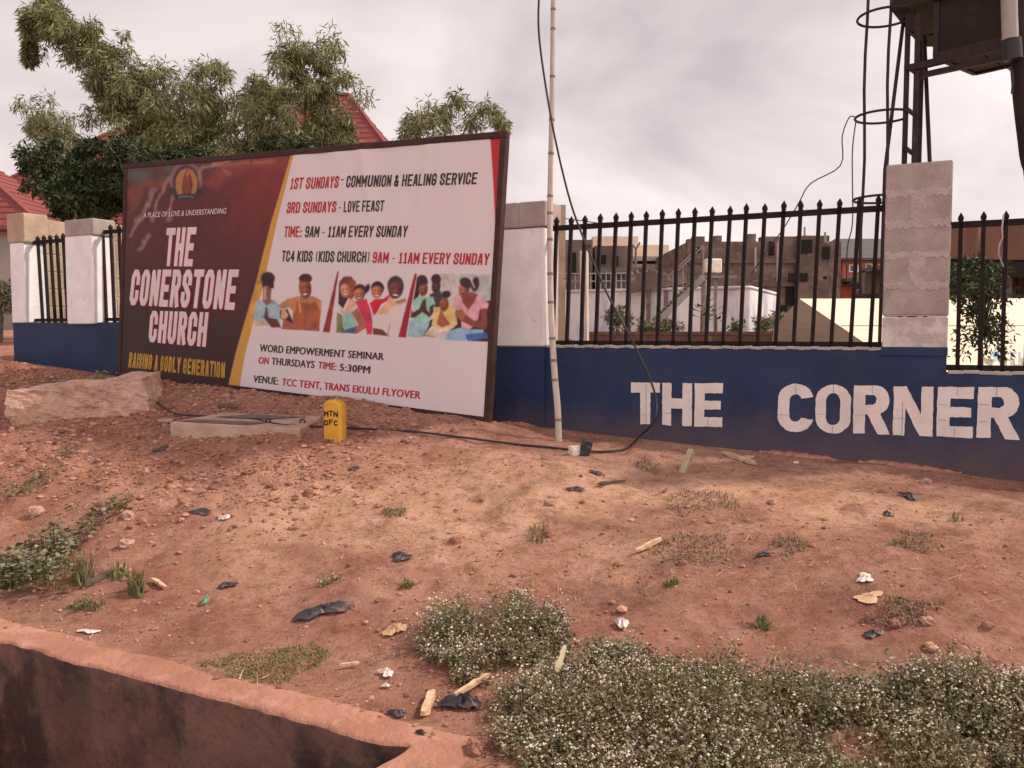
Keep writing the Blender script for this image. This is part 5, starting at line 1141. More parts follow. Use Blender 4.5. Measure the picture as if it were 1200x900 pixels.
blades('grass_tuft', [(126, 684), (132, 670), (148, 670), (152, 682)], 60, .10, .004, 'short grass tuft between the two spiky ones')
blades('grass_patch', [(240, 775), (280, 765), (330, 762), (372, 752), (386, 770), (350, 785), (330, 805), (290, 800), (270, 790)], 1300, .022, .003, 'flat patch of short green grass on the drain lip', lean=1.2, cat='grass patch')
blades('grass_tuft', [(446, 604), (452, 597), (474, 596), (476, 605), (458, 609)], 130, .04, .003, 'little bright grass tuft on the sandy middle ground', lean=1)
blades('grass_patch', [(58, 537), (70, 525), (100, 518), (100, 530), (75, 538)], 260, .03, .003, 'thin grass strip below the pale concrete lump', lean=1, cat='grass patch')
blades('grass_patch', [(30, 448), (60, 440), (120, 441), (145, 446), (90, 452)], 300, .05, .004, 'dark grass along the foot of the left blue wall', lean=1, cat='grass patch')
blades('grass_patch', [(250, 478), (275, 474), (290, 480), (262, 484)], 140, .05, .003, 'faint grass tuft under the billboard edge', lean=1)
blades('grass_patch', [(780, 585), (820, 573), (860, 580), (870, 595), (830, 602), (790, 600)], 420, .03, .003, 'dry grey-brown grass patch in front of the wall', 'drygrass', 1.1, 'grass patch')
blades('grass_patch', [(760, 645), (800, 625), (850, 630), (860, 655), (800, 662)], 560, .03, .003, 'larger dry grass patch in the centre right', 'drygrass', 1.1, 'grass patch')
blades('grass_patch', [(1035, 640), (1060, 620), (1100, 628), (1090, 650)], 340, .03, .003, 'dry grass patch towards the right edge', 'drygrass', 1.1, 'grass patch')
blades('grass_patch', [(900, 640), (930, 625), (950, 640), (925, 655)], 260, .03, .003, 'small dry grass patch beside the black shred', 'drygrass', 1.1, 'grass patch')
blades('grass_tuft', [(740, 548), (750, 540), (768, 543), (764, 555)], 90, .05, .003, 'withered tuft below the painted word near the pole', 'drygrass', .9)
blades('grass_tuft', [(888, 742), (895, 728), (905, 734), (903, 745)], 70, .06, .004, 'small dark green sprout beyond the big weed patch', 'grass', .8)
blades('grass_tuft', [(780, 690), (786, 682), (795, 684), (790, 692)], 40, .05, .004, 'tiny green sprout in the centre-right dirt', 'grass', .8)
blades('grass_tuft', [(615, 632), (640, 612), (650, 628), (630, 640)], 150, .06, .003, 'pale dry tuft beside the dark round stone', 'drygrass', .9)
blades('grass_tuft', [(470, 690), (480, 682), (492, 686), (482, 693)], 60, .05, .003, 'faint green tuft beside the trodden black shred', 'grass', .9)
blades('grass_tuft', [(1110, 612), (1114, 606), (1124, 606), (1122, 613)], 14, .07, .006, 'tiny green seedling on bare sand at the right', 'grass', .6)
blades('grass_patch', [(1010, 725), (1060, 700), (1110, 705), (1080, 735)], 420, .03, .003, 'sparse dry grass behind the weed patch at the right', 'drygrass', 1.1, 'grass patch')
def broadleaf(outline, n, h, label, size=.03,  m='greenleaf'):
    G = [hit(x, y) for x, y in outline]; P_ = [(p.x, p.y) for p in G]
    x0, x1 = min(p[0] for p in P_), max(p[0] for p in P_); y0, y1 = min(p[1] for p in P_), max(p[1] for p in P_)
    X = rng.uniform(x0, x1, n*5); Y = rng.uniform(y0, y1, n*5); k = in_poly(X+fbm(X*6, Y*6, 15)*.2, Y+fbm(X*6, Y*6, 16)*.2, P_) & (rng.uniform(0, 1, len(X)) < .08+sm(-.2, .15, fbm(X*5, Y*5, 19, 3))); X, Y = X[k][:n], Y[k][:n]; q = len(X)
    s, t = to_st(X, Y); Z = ground(s, t); hz = h*rng.uniform(.1, 1, q)*(.6+.8*(fbm(X*5, Y*5, 17)+.3)); P = np.stack([X, Y, Z+hz], 1)
    D = unit(rng.normal(0, 1, (q, 3))*np.array([1, 1, .3])+np.array([0, -.2, -.05])); Wd = unit(np.cross(D, np.array([0, 0, 1])+rng.normal(0, .35, (q, 3)))); L_ = size*rng.uniform(.35, 1.15, q)
    N_ = np.cross(D, Wd); V = np.stack([P, P+D*(L_*.3)[:, None]+Wd*(L_*.36)[:, None], P+D*(L_*.75)[:, None]+Wd*(L_*.30)[:, None], P+D*L_[:, None], P+D*(L_*.75)[:, None]-Wd*(L_*.30)[:, None], P+D*(L_*.3)[:, None]-Wd*(L_*.36)[:, None]], 1)
    i = np.arange(q)*6; F = np.concatenate([np.stack([i, i+1, i+2, i+3], 1), np.stack([i, i+3, i+4, i+5], 1)]); vv = np.repeat(np.clip(rng.normal(.55, .25, q), 0, 1), 6)
    r = thing('broadleaf_weed', label, 'weed', (float(X.mean()), float(Y.mean()), float(Z.mean())))
    npmesh('foliage', V.reshape(-1, 3), F, m, r, var=vv)
    st = MB()
    for j in range(0, q, 6): st.tube([(X[j], Y[j], Z[j]-.005), tuple(P[j])], .0018, 4, 0, False)
    st.build('stems', 'culm', r)
broadleaf([(-20, 700), (0, 665), (40, 650), (85, 655), (95, 685), (60, 700), (20, 705)], 1700, .24, 'big bushy green weed at the left edge above the drain', .035)
broadleaf([(48, 660), (60, 620), (80, 590), (95, 600), (100, 640), (80, 660)], 170, .12, 'rounded-leaf green weed climbing the left slope', .035)
broadleaf([(92, 640), (100, 615), (120, 595), (150, 588), (158, 598), (130, 612), (115, 632), (105, 642)], 240, .09, 'pale-leaved creeping weed right of the left green weeds', .035)
broadleaf([(-20, 590), (0, 560), (40, 556), (68, 560), (50, 575), (10, 592)], 330, .05, 'low dull green weeds in shade at the left edge', .03)
broadleaf([(116, 448), (128, 440), (142, 444), (140, 452)], 60, .14, 'dark green seedling at the corner of wall and billboard', .05)

# ================================================================== BEHIND THE WALL
GB = -.8
def house_box(b, c, sx, sy, z0, z1, yaw=0, mi=0):
    X = Vector((math.cos(yaw), math.sin(yaw), 0)); Y = Vector((-X.y, X.x, 0)); b.box(Vector((c[0], c[1], (z0+z1)/2)), (sx, sy, z1-z0), (X, Y, Vector((0, 0, 1))), mi)
def hip_roof(b, c, sx, sy, z0, z1, ridge, yaw=0, mi=0):
    X = Vector((math.cos(yaw), math.sin(yaw), 0)); Y = Vector((-X.y, X.x, 0)); c = Vector((c[0], c[1], 0))
    P = [c+X*(sx/2*a)+Y*(sy/2*d)+Vector((0, 0, z0)) for a, d in ((-1, -1), (1, -1), (1, 1), (-1, 1))]+[c+X*(-ridge/2)+Vector((0, 0, z1)), c+X*(ridge/2)+Vector((0, 0, z1))]
    b.add(P, [(0, 1, 5, 4), (1, 2, 5), (2, 3, 4, 5), (3, 0, 4), (3, 2, 1, 0)], mi)
    P2 = [p+Vector((0, 0, -.12)) for p in P[:4]]; b.add(P[:4]+P2, [(i, (i+1) % 4, 4+(i+1) % 4, 4+i) for i in range(4)]+[(4, 5, 6, 7)], mi)
def roof_ribs(b, c, sx, sy, z0, z1, ridge, yaw, n, mi=0):          # horizontal tile courses on the front and right slopes
    X = Vector((math.cos(yaw), math.sin(yaw), 0)); Y = Vector((-X.y, X.x, 0)); c = Vector((c[0], c[1], 0))
    A, B, Cc = c-X*sx/2-Y*sy/2+Vector((0, 0, z0)), c+X*sx/2-Y*sy/2+Vector((0, 0, z0)), c+X*sx/2+Y*sy/2+Vector((0, 0, z0)); R0, R1 = c-X*ridge/2+Vector((0, 0, z1)), c+X*ridge/2+Vector((0, 0, z1))
    for i in range(1, n):
        f = i/n
        for p, q in ((A+(R0-A)*f, B+(R1-B)*f), (B+(R1-B)*f, Cc+(R1-Cc)*f)): b.bar(p+Vector((0, 0, .01)), q+Vector((0, 0, .01)), .05, .05, mi)
def window_at(parent, c, w, h, ax, frame='wallcream', m='pane', t=.06):
    X, Yn = ax; f = MB(); e = min(.09, w*.12)
    for dx, dz, sx, sz in ((0, h/2-e/2, w, e), (0, -h/2+e/2, w, e), (-w/2+e/2, 0, e, h-2*e), (w/2-e/2, 0, e, h-2*e)): f.box(Vector(c)+X*dx+Vector((0, 0, dz)), (sx, t, sz), (X, Yn, Vector((0, 0, 1))))
    o = f.build('window', frame, parent); g = MB(); g.box(Vector(c)-Yn*0, (w-2*e+.01, t*.4, h-2*e+.01), (X, Yn, Vector((0, 0, 1)))); g.build('pane', m, o); return o
def opening(parent, c, w, h, ax, m='void', d=.1, name='window'):
    X, Yn = ax; g = MB(); g.box(Vector(c), (w, d, h), (X, Yn, Vector((0, 0, 1)))); return g.build(name, m, parent)
XZ = (Vector((1, 0, 0)), Vector((0, 1, 0)))
# three red-roofed houses on the left
def red_houses():
    for lab, apex, D, sx, sy, drop, ridge, yaw, wallm in (
            ('red-roofed house at the left edge, only its right slope showing', (-100, 175), 30, 13, 8, 3.1, 3.0, .0, 'walldull'),
            ('red-roofed house half behind the bamboo, its hip rising from the left edge', (176, 150), 36, 17, 9, 5.2, 2.5, .0, 'walldull'),
            ('red-roofed house whose peak shows above the billboard', (388, 112), 42, 8.6, 9, 4.2, 1.8, -.08, 'walldull')):
        p = at(*apex, D); z1 = p.z; z0 = z1-drop
        r = thing('house', lab, 'house', (p.x, p.y, 1.2))
        b = MB(); hip_roof(b, (p.x, p.y), sx, sy, z0, z1, ridge, yaw); roof_ribs(b, (p.x, p.y), sx, sy, z0, z1, ridge, yaw, 14); b.build('roof', 'roof', r)
        k = MB(); house_box(k, (p.x, p.y), sx-1.2, sy-1.2, -1, z0-.08, yaw); k.build('wall', wallm, r)
        Xa = Vector((math.cos(yaw), math.sin(yaw), 0)); Ya = Vector((-Xa.y, Xa.x, 0))
        for f in (-.3, .05, .29): window_at(r, Vector((p.x, p.y, z0-1.3))+Xa*(f*sx)-Ya*((sy-1.2)/2+.01), 1.2, 1.2, (Xa, Ya))
        k = MB(); 
        for sgn in (-1, 1): k.bar(Vector((p.x, p.y, 0))+Xa*(sgn*ridge/2)+Vector((0, 0, z1+.03)), Vector((p.x, p.y, 0))+Xa*(sgn*sx/2)-Ya*(sy/2)+Vector((0, 0, z0+.03)), .16, .1)
        k.bar(Vector((p.x, p.y, z1+.04))-Xa*ridge/2, Vector((p.x, p.y, z1+.04))+Xa*ridge/2, .18, .12); k.build('ridge_cap', 'roof', r)
red_houses()
# low blocks glimpsed past the left end: a terrace wall
def left_terrace():
    b = MB(); a, e = at(-60, 300, 26), at(22, 300, 24); 
    b.box(Vector(((a.x+e.x)/2, 25, 3.0)), (3.4, .3, 1.0)); o = b.build('terrace_wall', 'walldull'); set_origin(o, ((a.x+e.x)/2, 25, 1.2)); tag(o, 'pale low terrace wall under the red roof at the far left', 'wall')
    k = o
left_terrace()

def px_box(b, x0, y0, x1, y1, D, depth, zlow=None, mi=0):
    """a building front seen between two photo columns at distance D, with real depth behind it"""
    A, B = at(x0, y0, D), at(x1, y0, D); zb = GB-.3 if zlow is None else zlow
    b.box(Vector(((A.x+B.x)/2, D+depth/2, (A.z+zb)/2)), (B.x-A.x, depth, A.z-zb), None, mi); return A, B
def unfinished_right():
    D = 40; A = at(805, 285, D); r = thing('unfinished_building', 'long unfinished grey block building with empty windows, behind the whitewashed tank', 'building', (at(890, 300, D).x, D, GB))
    b = MB(); px_box(b, 806, 283, 935, 400, D, 9); px_box(b, 935.05, 276, 972, 400, D-.4, 8)
    px_box(b, 972.05, 283, 986, 400, D+1, 7)
    for x0, x1, ya in ((838, 846, 276), (877, 886, 274), (893, 935, 277)): px_box(b, x0, ya, x1, 290, D+.01, .6, at(850, 284, D).z)
    # stepped gable on the left corner
    for i, (x0, x1, y) in enumerate(((806, 812, 278), (812, 826, 275))): px_box(b, x0, y+2, x1, 290, D+.02, .5, at(850, 284, D).z)
    b.build('wall', 'blockgrey', r)
    for x0, y0, x1, y1, Df in ((934, 281, 951, 297, D-.4), (964, 289, 972, 304, D-.4), (901, 283, 907, 299, D), (924, 320, 946, 330, D-.4), (965, 324, 969, 327, D-.4), (905, 358, 922, 366, D), (816, 290, 820, 296, D), (921, 333, 938, 358, D)):
        a, e = at(x0, y0, Df-.03), at(x1, y1, Df-.03); opening(r, ((a.x+e.x)/2, Df-.03, (a.z+e.z)/2), e.x-a.x, a.z-e.z, XZ)
    k = MB()
    for x, y0, y1 in ((943, 266, 276), (967, 272, 284), (885, 290, 318), (911, 284, 330)): k.tube([at(x, y1, D-.6), at(x, y0, D-.6)], .05, 5)
    k.build('rebar', 'walldull', r)
    k = MB()
    for y in (306, 333): 
        a, e = at(806, y, D), at(934.9, y, D); k.box(Vector(((a.x+e.x)/2, D-.08, a.z)), (e.x-a.x, .2, .22))
    k.build('lintel', 'blockdark', r)
unfinished_right()
def unfinished_left():
    D = 30; r = thing('unfinished_building', 'small dark block building of two stepped blocks, left behind the railing', 'building', (at(700, 300, D).x, D, GB))
    b = MB(); px_box(b, 660, 281, 694.5, 400, D, 6); px_box(b, 697, 288, 742, 316, D+.4, 5, at(700, 317, D).z); px_box(b, 699, 316.5, 738, 400, D+.9, 4)
    b.build('wall', 'blockdark', r)
    for x0, y0, x1, y1, Df in ((703, 299, 710, 309, D+.4), (688, 287, 691, 290, D), (668, 296, 675, 322, D), (718, 300, 724, 312, D+.4)):
        a, e = at(x0, y0, Df-.03), at(x1, y1, Df-.03); opening(r, ((a.x+e.x)/2, Df-.03, (a.z+e.z)/2), e.x-a.x, a.z-e.z, XZ)
    k = MB(); a, e = at(697, 317, D-.2), at(742, 317, D-.2); k.box(Vector(((a.x+e.x)/2, D+.2, a.z)), (e.x-a.x, 1.2, .15)); k.build('slab', 'blockgrey', r)
    k = MB()                                             # balustrade of the walkway in front
    for x in range(668, 744, 6): k.tube([at(x, 318+(x % 5), D-1), at(x, 340, D-1)], .022, 4)
    for y in (320, 329): k.tube([at(662, y+1, D-1), at(744, y, D-1)], .022, 4)
    k.build('scaffold', 'galv', r)
unfinished_left()
def cream_building():
    D = 52; r = thing('cream_building', 'large cream building with a stepped top, beyond the small dark block building', 'building', (at(740, 300, D).x, D, GB))
    b = MB(); px_box(b, 695, 277, 748, 400, D, 9); px_box(b, 748.05, 287, 784, 400, D+1, 8); px_box(b, 740, 312, 803, 400, D-3, 2.9); px_box(b, 738, 303, 790, 400, D-1.2, 1.1)
    b.build('wall', 'wallcream', r)
    k = MB()
    for y, x0, x1 in ((303, 736, 792), (312, 736, 806)):
        a, e = at(x0, y, D-3.2), at(x1, y, D-3.2); k.box(Vector(((a.x+e.x)/2, D-1.9, a.z)), (e.x-a.x, 2.6, .25))
    k.build('cornice', 'walldull', r)
    for x0, y0, x1, y1 in ((757, 313, 768, 321), (748, 314, 752, 320), (774, 314, 779, 320)):
        a, e = at(x0, y0, D-3.1), at(x1, y1, D-3.1); window_at(r, ((a.x+e.x)/2, D-3.1, (a.z+e.z)/2), e.x-a.x, a.z-e.z, XZ, 'wallcream', 'skyblue' if x0 == 757 else 'pane')
cream_building()
def tank_wall():
    A, B = at(650, 343, 25.5), at(879, 337, 23.0); z1 = B.z; d = Vector((B.x-A.x, B.y-A.y, 0)); L_ = d.length; d.normalize(); n = Vector((-d.y, d.x, 0))
    r = thing('walled_tank', 'big whitewashed concrete tank wall, stained and shade-tinted blue-grey at left and bright at right', 'tank', (B.x, B.y, GB))
    k = 10; pts = [(0, 5.0), (0, 0)]+[(L_-.12+.12*math.sin(math.pi/2*i/k), .12-.12*math.cos(math.pi/2*i/k)) for i in range(k+1)]+[(L_, 5.0)]
    b = MB(); V = []
    for z in (GB-.3, z1): V += [Vector((A.x, A.y, z))+d*u+n*v for u, v in pts]
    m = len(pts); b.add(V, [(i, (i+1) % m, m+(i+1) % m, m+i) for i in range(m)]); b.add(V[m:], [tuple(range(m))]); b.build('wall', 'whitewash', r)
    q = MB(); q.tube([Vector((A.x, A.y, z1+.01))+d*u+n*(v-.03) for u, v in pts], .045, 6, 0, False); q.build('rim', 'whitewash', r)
tank_wall()
def yard_things():
    # stair-like conveyor going up to the right in front of the tank
    a, e = at(772, 376, 20.0), at(824, 325, 20.4)
    r = thing('inclined_stair', 'grey steel stair rising diagonally in front of the whitewashed tank', 'stair', (a.x, a.y, GB)); b = MB()
    off = Vector((0, .7, 0))
    for o in (Vector((0, 0, 0)), off): b.bar(a+o, e+o, .09, .13)
    b.build('stringer', 'galv', r); b = MB()
    for i in range(1, 13): q = a+(e-a)*(i/13); b.box(q+off/2, (.22, .66, .03))
    b.build('tread', 'galv', r); b = MB()
    for o in (Vector((0, 0, .75)), Vector((0, .7, .75))): b.bar(a+(e-a)*.3+o, e+o, .022)
    for i in range(4, 14, 3): q = a+(e-a)*(i/13); b.bar(q+Vector((0, 0, .0)), q+Vector((0, 0, .75)), .02)
    b.build('handrail', 'galv', r)
    g = MB(); g.bar(e+Vector((.05, .1, -.05)), Vector((e.x+.05, e.y+.1, GB-.2)), .10); g.build('leg', 'galv', r); g = MB(); q = a+(e-a)*.02; g.bar(Vector((q.x, q.y, q.z)), Vector((q.x, q.y, GB-.2)), .10); g.build('leg', 'galv', r)
    # pale sheet-metal box on two legs
    c0, c1 = at(827.5, 303, 20.8), at(846, 319.5, 20.8); cx = (c0.x+c1.x)/2
    r = thing('box_on_legs', 'small bright cream sheet-metal box on two tall legs by the stair head', 'box', (cx, 20.8, GB))
    b = MB(); b.box(Vector((cx, 21.0, (c0.z+c1.z)/2)), (c1.x-c0.x, .4, c0.z-c1.z), None, 0, .02); b.build('box', 'litbox', r)
    for x in (824, 839): p = at(x, 320, 20.9); b = MB(); b.bar(p, Vector((p.x, p.y, GB-.2)), .07); b.build('leg', 'galv', r)
    b = MB(); b.box(Vector((cx+.1, 21.0, c1.z-.1)), (.9, .5, .06)); b.build('platform', 'galv', r)
    # truss walkway along the tank top
    D = 24; r = thing('truss_walkway', 'thin brown truss footbridge running along behind the tank top', 'walkway', (at(730, 330, D).x, D, GB)); b = MB()
    P0, P1, Q0, Q1 = at(735, 317, D), at(803, 304, D), at(735, 334, D), at(803, 321, D)
    b.bar(P0, P1, .06); b.build('rail', 'blockgrey', r); b = MB(); b.bar(Q0, Q1, .14, .5); b.build('deck', 'blockgrey', r); b = MB()
    for i in range(9): f = i/8; b.bar(P0+(P1-P0)*f, Q0+(Q1-Q0)*f, .05); 
    for i in range(8): b.bar(P0+(P1-P0)*(i/8), Q0+(Q1-Q0)*((i+1)/8), .035)
    b.build('lattice', 'blockgrey', r)
    b = MB()
    for x in (737, 760, 781): p = Q0+(Q1-Q0)*((x-735)/68); b.bar(p, Vector((p.x, p.y, GB-.2)), .1)
    b.build('support', 'blockgrey', r)
    # concrete posts
    for x, y0, x2, y1, D, lab, w in ((657, 262, 661, 392, 13, 'slim pale concrete post close behind the bamboo pole', .05), (684.5, 294, 687, 392, 15, 'pale concrete post with ladder holes, third gap of the railing', .06)):
        p, q = at(x, y0, D), at(x2, y1, D); q = Vector((q.x+.0, q.y, GB-.2)); r = thing('concrete_post', lab, 'post', q); b = MB()
        b.bar(p+Vector((-w*.7, 0, 0)), q+Vector((-w*.7, 0, 0)), w*.6, w*1.6); b.bar(p+Vector((w*.7, 0, 0)), q+Vector((w*.7, 0, 0)), w*.6, w*1.6); b.build('flange', 'post', r); b = MB()
        for i in range(16): c = p+(q-p)*((i+.3)/16); b.box(c, (w, w*1.2, .05))
        b.build('web', 'post', r)
        if x < 660:
            b = MB(); b.tube([p+Vector((0, 0, -.05)), p+Vector((.02, 0, .08)), p+Vector((.35, 0, .04)), p+Vector((.6, 0, 0))], .008, 5); b.build('wire', 'cable', r)
    # fork-topped thin pole
    p = at(745, 278, 28); b = MB(); z0 = Vector((p.x, p.y, GB-.2)); t = at(745, 292, 28); b.tube([z0, t], .04, 6); b.tube([t, at(741, 286, 28)], .03, 5); b.tube([t, at(750, 284, 28)], .03, 5); o = b.build('forked_pole', 'blockgrey'); set_origin(o, z0); tag(o, 'thin forked pole right of the small dark block building', 'pole')
    # brick parapet just behind the railing, and a tan building corner by pillar C
    D = 16; a, e = at(690, 392, D), at(905, 393, 15); b = MB(); d = (e-a).normalized(); 
    X = Vector((d.x, d.y, 0)).normalized(); Y = Vector((-X.y, X.x, 0)); L_ = (e-a).length
    r = thing('brick_parapet', 'low red-brown brick wall running behind the railing, plants on it', 'wall', (a.x, a.y, GB)); 
    for i in range(int(L_/.5)+1):
        pass
    b.box((a+e)/2+Vector((0, 0, -(a.z-GB)/2-.1)), (L_, .25, a.z-GB+.2), (X, Y, Vector((0, 0, 1)))); b.build('wall', 'brick', r)
    k = MB(); k.box((a+e)/2+Vector((0, 0, .03)), (L_+.02, .3, .06), (X, Y, Vector((0, 0, 1)))); k.build('coping', 'brick', r)
    A, B = at(645, 240, 11.5), at(663, 240, 11.5); k = MB(); k.box(Vector(((A.x+B.x)/2, 11.7, (A.z+GB)/2)), (B.x-A.x, .4, A.z-GB)); o = k.build('gate_pier', 'tanblock')
    set_origin(o, ((A.x+B.x)/2, 11.7, GB)); tag(o, 'tan block pier standing just behind the white pillar and pole', 'pier')
yard_things()
def orange_house():
    D = 46; r = thing('house', 'orange house with charcoal hip roof and white-framed windows behind the tent', 'house', (at(1030, 330, D).x, D, GB))
    A, B = at(988, 303, D), at(1110, 303, D); c = ((A.x+B.x)/2, D+4); b = MB(); house_box(b, c, B.x-A.x, 8, GB-.3, A.z); b.build('wall', 'orange', r)
    b = MB(); zr = at(1010, 270, D).z; hip_roof(b, c, B.x-A.x+1.0, 9, A.z, zr, (B.x-A.x)*.62); b.build('roof', 'greyroof', r)
    for x0, x1, y0, y1 in ((995, 1006, 310, 319), (1014, 1022, 309, 319), (1029, 1040, 310, 319), (1001, 1008, 331, 340)):
        a, e = at(x0, y0, D-.03), at(x1, y1, D-.03); window_at(r, ((a.x+e.x)/2, D-.03, (a.z+e.z)/2), e.x-a.x, a.z-e.z, XZ, 'white')
    k = MB(); a, e = at(990, 328, D-1), at(1110, 328, D-1); k.box(Vector(((a.x+e.x)/2, D-.5, a.z)), (e.x-a.x, 1.2, .18)); k.build('band', 'greyroof', r)
    # porch
    a, e = at(1013, 329, D-3), at(1060, 329, D-3); k = MB(); hip_roof(k, ((a.x+e.x)/2, D-1.6), e.x-a.x, 3, a.z, at(1030, 320, D-3).z, .6); k.build('porch_roof', 'greyroof', r)
    for x in (1016, 1022, 1032): p = at(x, 330, D-2.8); k = MB(); k.bar(p, Vector((p.x, p.y, GB)), .35); k.build('porch_column', 'white', r)
orange_house()
def tent():
    DA = 15.0; ap = at(937, 350, DA); zE = .72
    ridge_end = at(1330, 353, DA+.0); ridge_end = Vector((ridge_end.x, DA-.2, ap.z))
    hipE = at(1018, 405, 12.6); k = (ap.z-zE)/(ap.z-hipE.z); fr = ap+(hipE-ap)*k                       # front-left eave corner
    le = at(885, 408, 16.5); k2 = (ap.z-zE)/(ap.z-le.z); bk = ap+(le-ap)*k2
    re = Vector((ridge_end.x+.3, fr.y-.1, zE))
    r = thing('marquee_tent', 'cream marquee tent, its ridge running right, shaded hip end facing left', 'tent', (fr.x, fr.y, GB))
    def sag(P, Q, R_, n=10, s=.05):
        V = []; F = []
        for i in range(n+1):
            for j in range(n+1):
                u, v = i/n, j/n; p = P+(Q-P)*u+((R_-P)+( (Vector(Q)-Q) ))*v*1.0; V.append(p)
        return V
    n = 14
    b = MB(); V = []
    for i in range(n+1):
        f = i/n; L0 = ap+(bk-ap)*f; L1 = ap+(fr-ap)*f
        for j in range(n+1):
            g = j/n; p = L0+(L1-L0)*g; p = p+Vector((-.0, 0, -.20*f*math.sin(math.pi*g)*(.6+.4*math.sin(f*14+g*2)*.5))); V.append(p)
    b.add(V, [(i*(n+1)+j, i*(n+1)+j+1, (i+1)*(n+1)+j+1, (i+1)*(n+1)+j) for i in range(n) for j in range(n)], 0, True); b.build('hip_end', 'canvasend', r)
    b = MB(); V = []; m = 24
    for i in range(n+1):
        f = i/n; L0 = ap+(fr-ap)*f; L1 = ridge_end+(re-ridge_end)*f
        for j in range(m+1):
            g = j/m; V.append(L0+(L1-L0)*g+Vector((0, 0, -.05*math.sin(math.pi*f)-.012*math.sin(g*40)*f)))
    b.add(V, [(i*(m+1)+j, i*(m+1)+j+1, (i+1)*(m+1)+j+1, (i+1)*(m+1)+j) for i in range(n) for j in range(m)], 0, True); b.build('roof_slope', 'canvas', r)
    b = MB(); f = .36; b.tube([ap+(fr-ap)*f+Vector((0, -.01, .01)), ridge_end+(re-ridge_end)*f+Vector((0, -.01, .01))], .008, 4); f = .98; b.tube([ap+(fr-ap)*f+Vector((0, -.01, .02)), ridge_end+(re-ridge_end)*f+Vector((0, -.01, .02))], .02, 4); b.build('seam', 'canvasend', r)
    bR = Vector((re.x, fr.y+4.6, zE)); b = MB()
    q = [ap, bk, bR, ridge_end]; b.add(q, [(0, 1, 2, 3)]); b.build('rear_slope', 'canvas', r)
    for p in (fr, bk, re, bR, fr+(re-fr)*.5): k = MB(); k.tube([p, Vector((p.x, p.y, GB-.1))], .035, 6); k.build('pole', 'galv', r)
    # blue-grey printed name and bird on the lower part of the slope
    nrm = (fr-ap).cross(ridge_end-ap).normalized(); nrm = nrm if nrm.z > 0 else -nrm
    def onslope(x, y):
        d = ray(x, y); kk = (ap-EYE).dot(nrm)/d.dot(nrm); return EYE+d*kk+nrm*.045
    V, F = text_loops('THE', .75, .03); k = MB()
    k.add([onslope(1178+u*40, 432-v*17)+nrm*l_*4 for u, v, l_ in V], F); k.build('lettering', 'greyprint', r)
    k = MB(); bird = [(1158, 412), (1163, 416), (1166, 411), (1168, 417), (1173, 414), (1170, 420), (1168, 427), (1163, 429), (1165, 423), (1160, 421)]
    me = loops_mesh([bird]); k.add([onslope(v.co.x, v.co.y) for v in me.vertices], [list(p.vertices) for p in me.polygons]); k.build('emblem', 'skyblue', r)
tent()
def shed_right():
    D = 20; r = thing('roofed_shed', 'long open shed with rust-streaked concrete fascia behind the tent at the right', 'shed', (at(1200, 300, D).x, D, GB))
    A, B = at(1095, 268, D), at(1420, 255, D); z0 = at(1095, 303, D).z; b = MB()
    V = [Vector((A.x, D, z0)), Vector((B.x, D, z0-.1)), B, A]; V2 = [v+Vector((0, .3, 0)) for v in V]; b.add(V+V2, [(0, 1, 2, 3), (7, 6, 5, 4), (3, 2, 6, 7), (0, 3, 7, 4), (1, 5, 6, 2), (0, 4, 5, 1)]); b.build('fascia', 'fascia', r)
    b = MB(); b.box(Vector(((A.x+B.x)/2, D+.15, z0-.25)), (B.x-A.x, .5, .35)); b.build('beam', 'void', r)  # near-black strip standing in for the shade under the fascia
    b = MB(); b.box(Vector(((A.x+B.x)/2, D+4, (z0+GB)/2)), (B.x-A.x, .3, z0-GB)); b.build('rear_wall', 'blockdark', r)
    b = MB(); b.box(Vector(((A.x+B.x)/2, D+2.2, z0+.02)), (B.x-A.x, 4, .12)); b.build('roof', 'greyroof', r)
    for x in (1098, 1180, 1300): p = at(x, 310, D+.2); k = MB(); k.bar(Vector((p.x, p.y, z0)), Vector((p.x, p.y, GB-.2)), .22); k.build('column', 'blockdark', r)
    for x0, x1, y0, y1 in ((1192, 1199, 318, 345), (1180, 1188, 320, 330)):
        a, e = at(x0, y0, D+3.8), at(x1, y1, D+3.8); opening(r, ((a.x+e.x)/2, D+3.8, (a.z+e.z)/2), e.x-a.x, a.z-e.z, XZ, 'brown_steel')
shed_right()

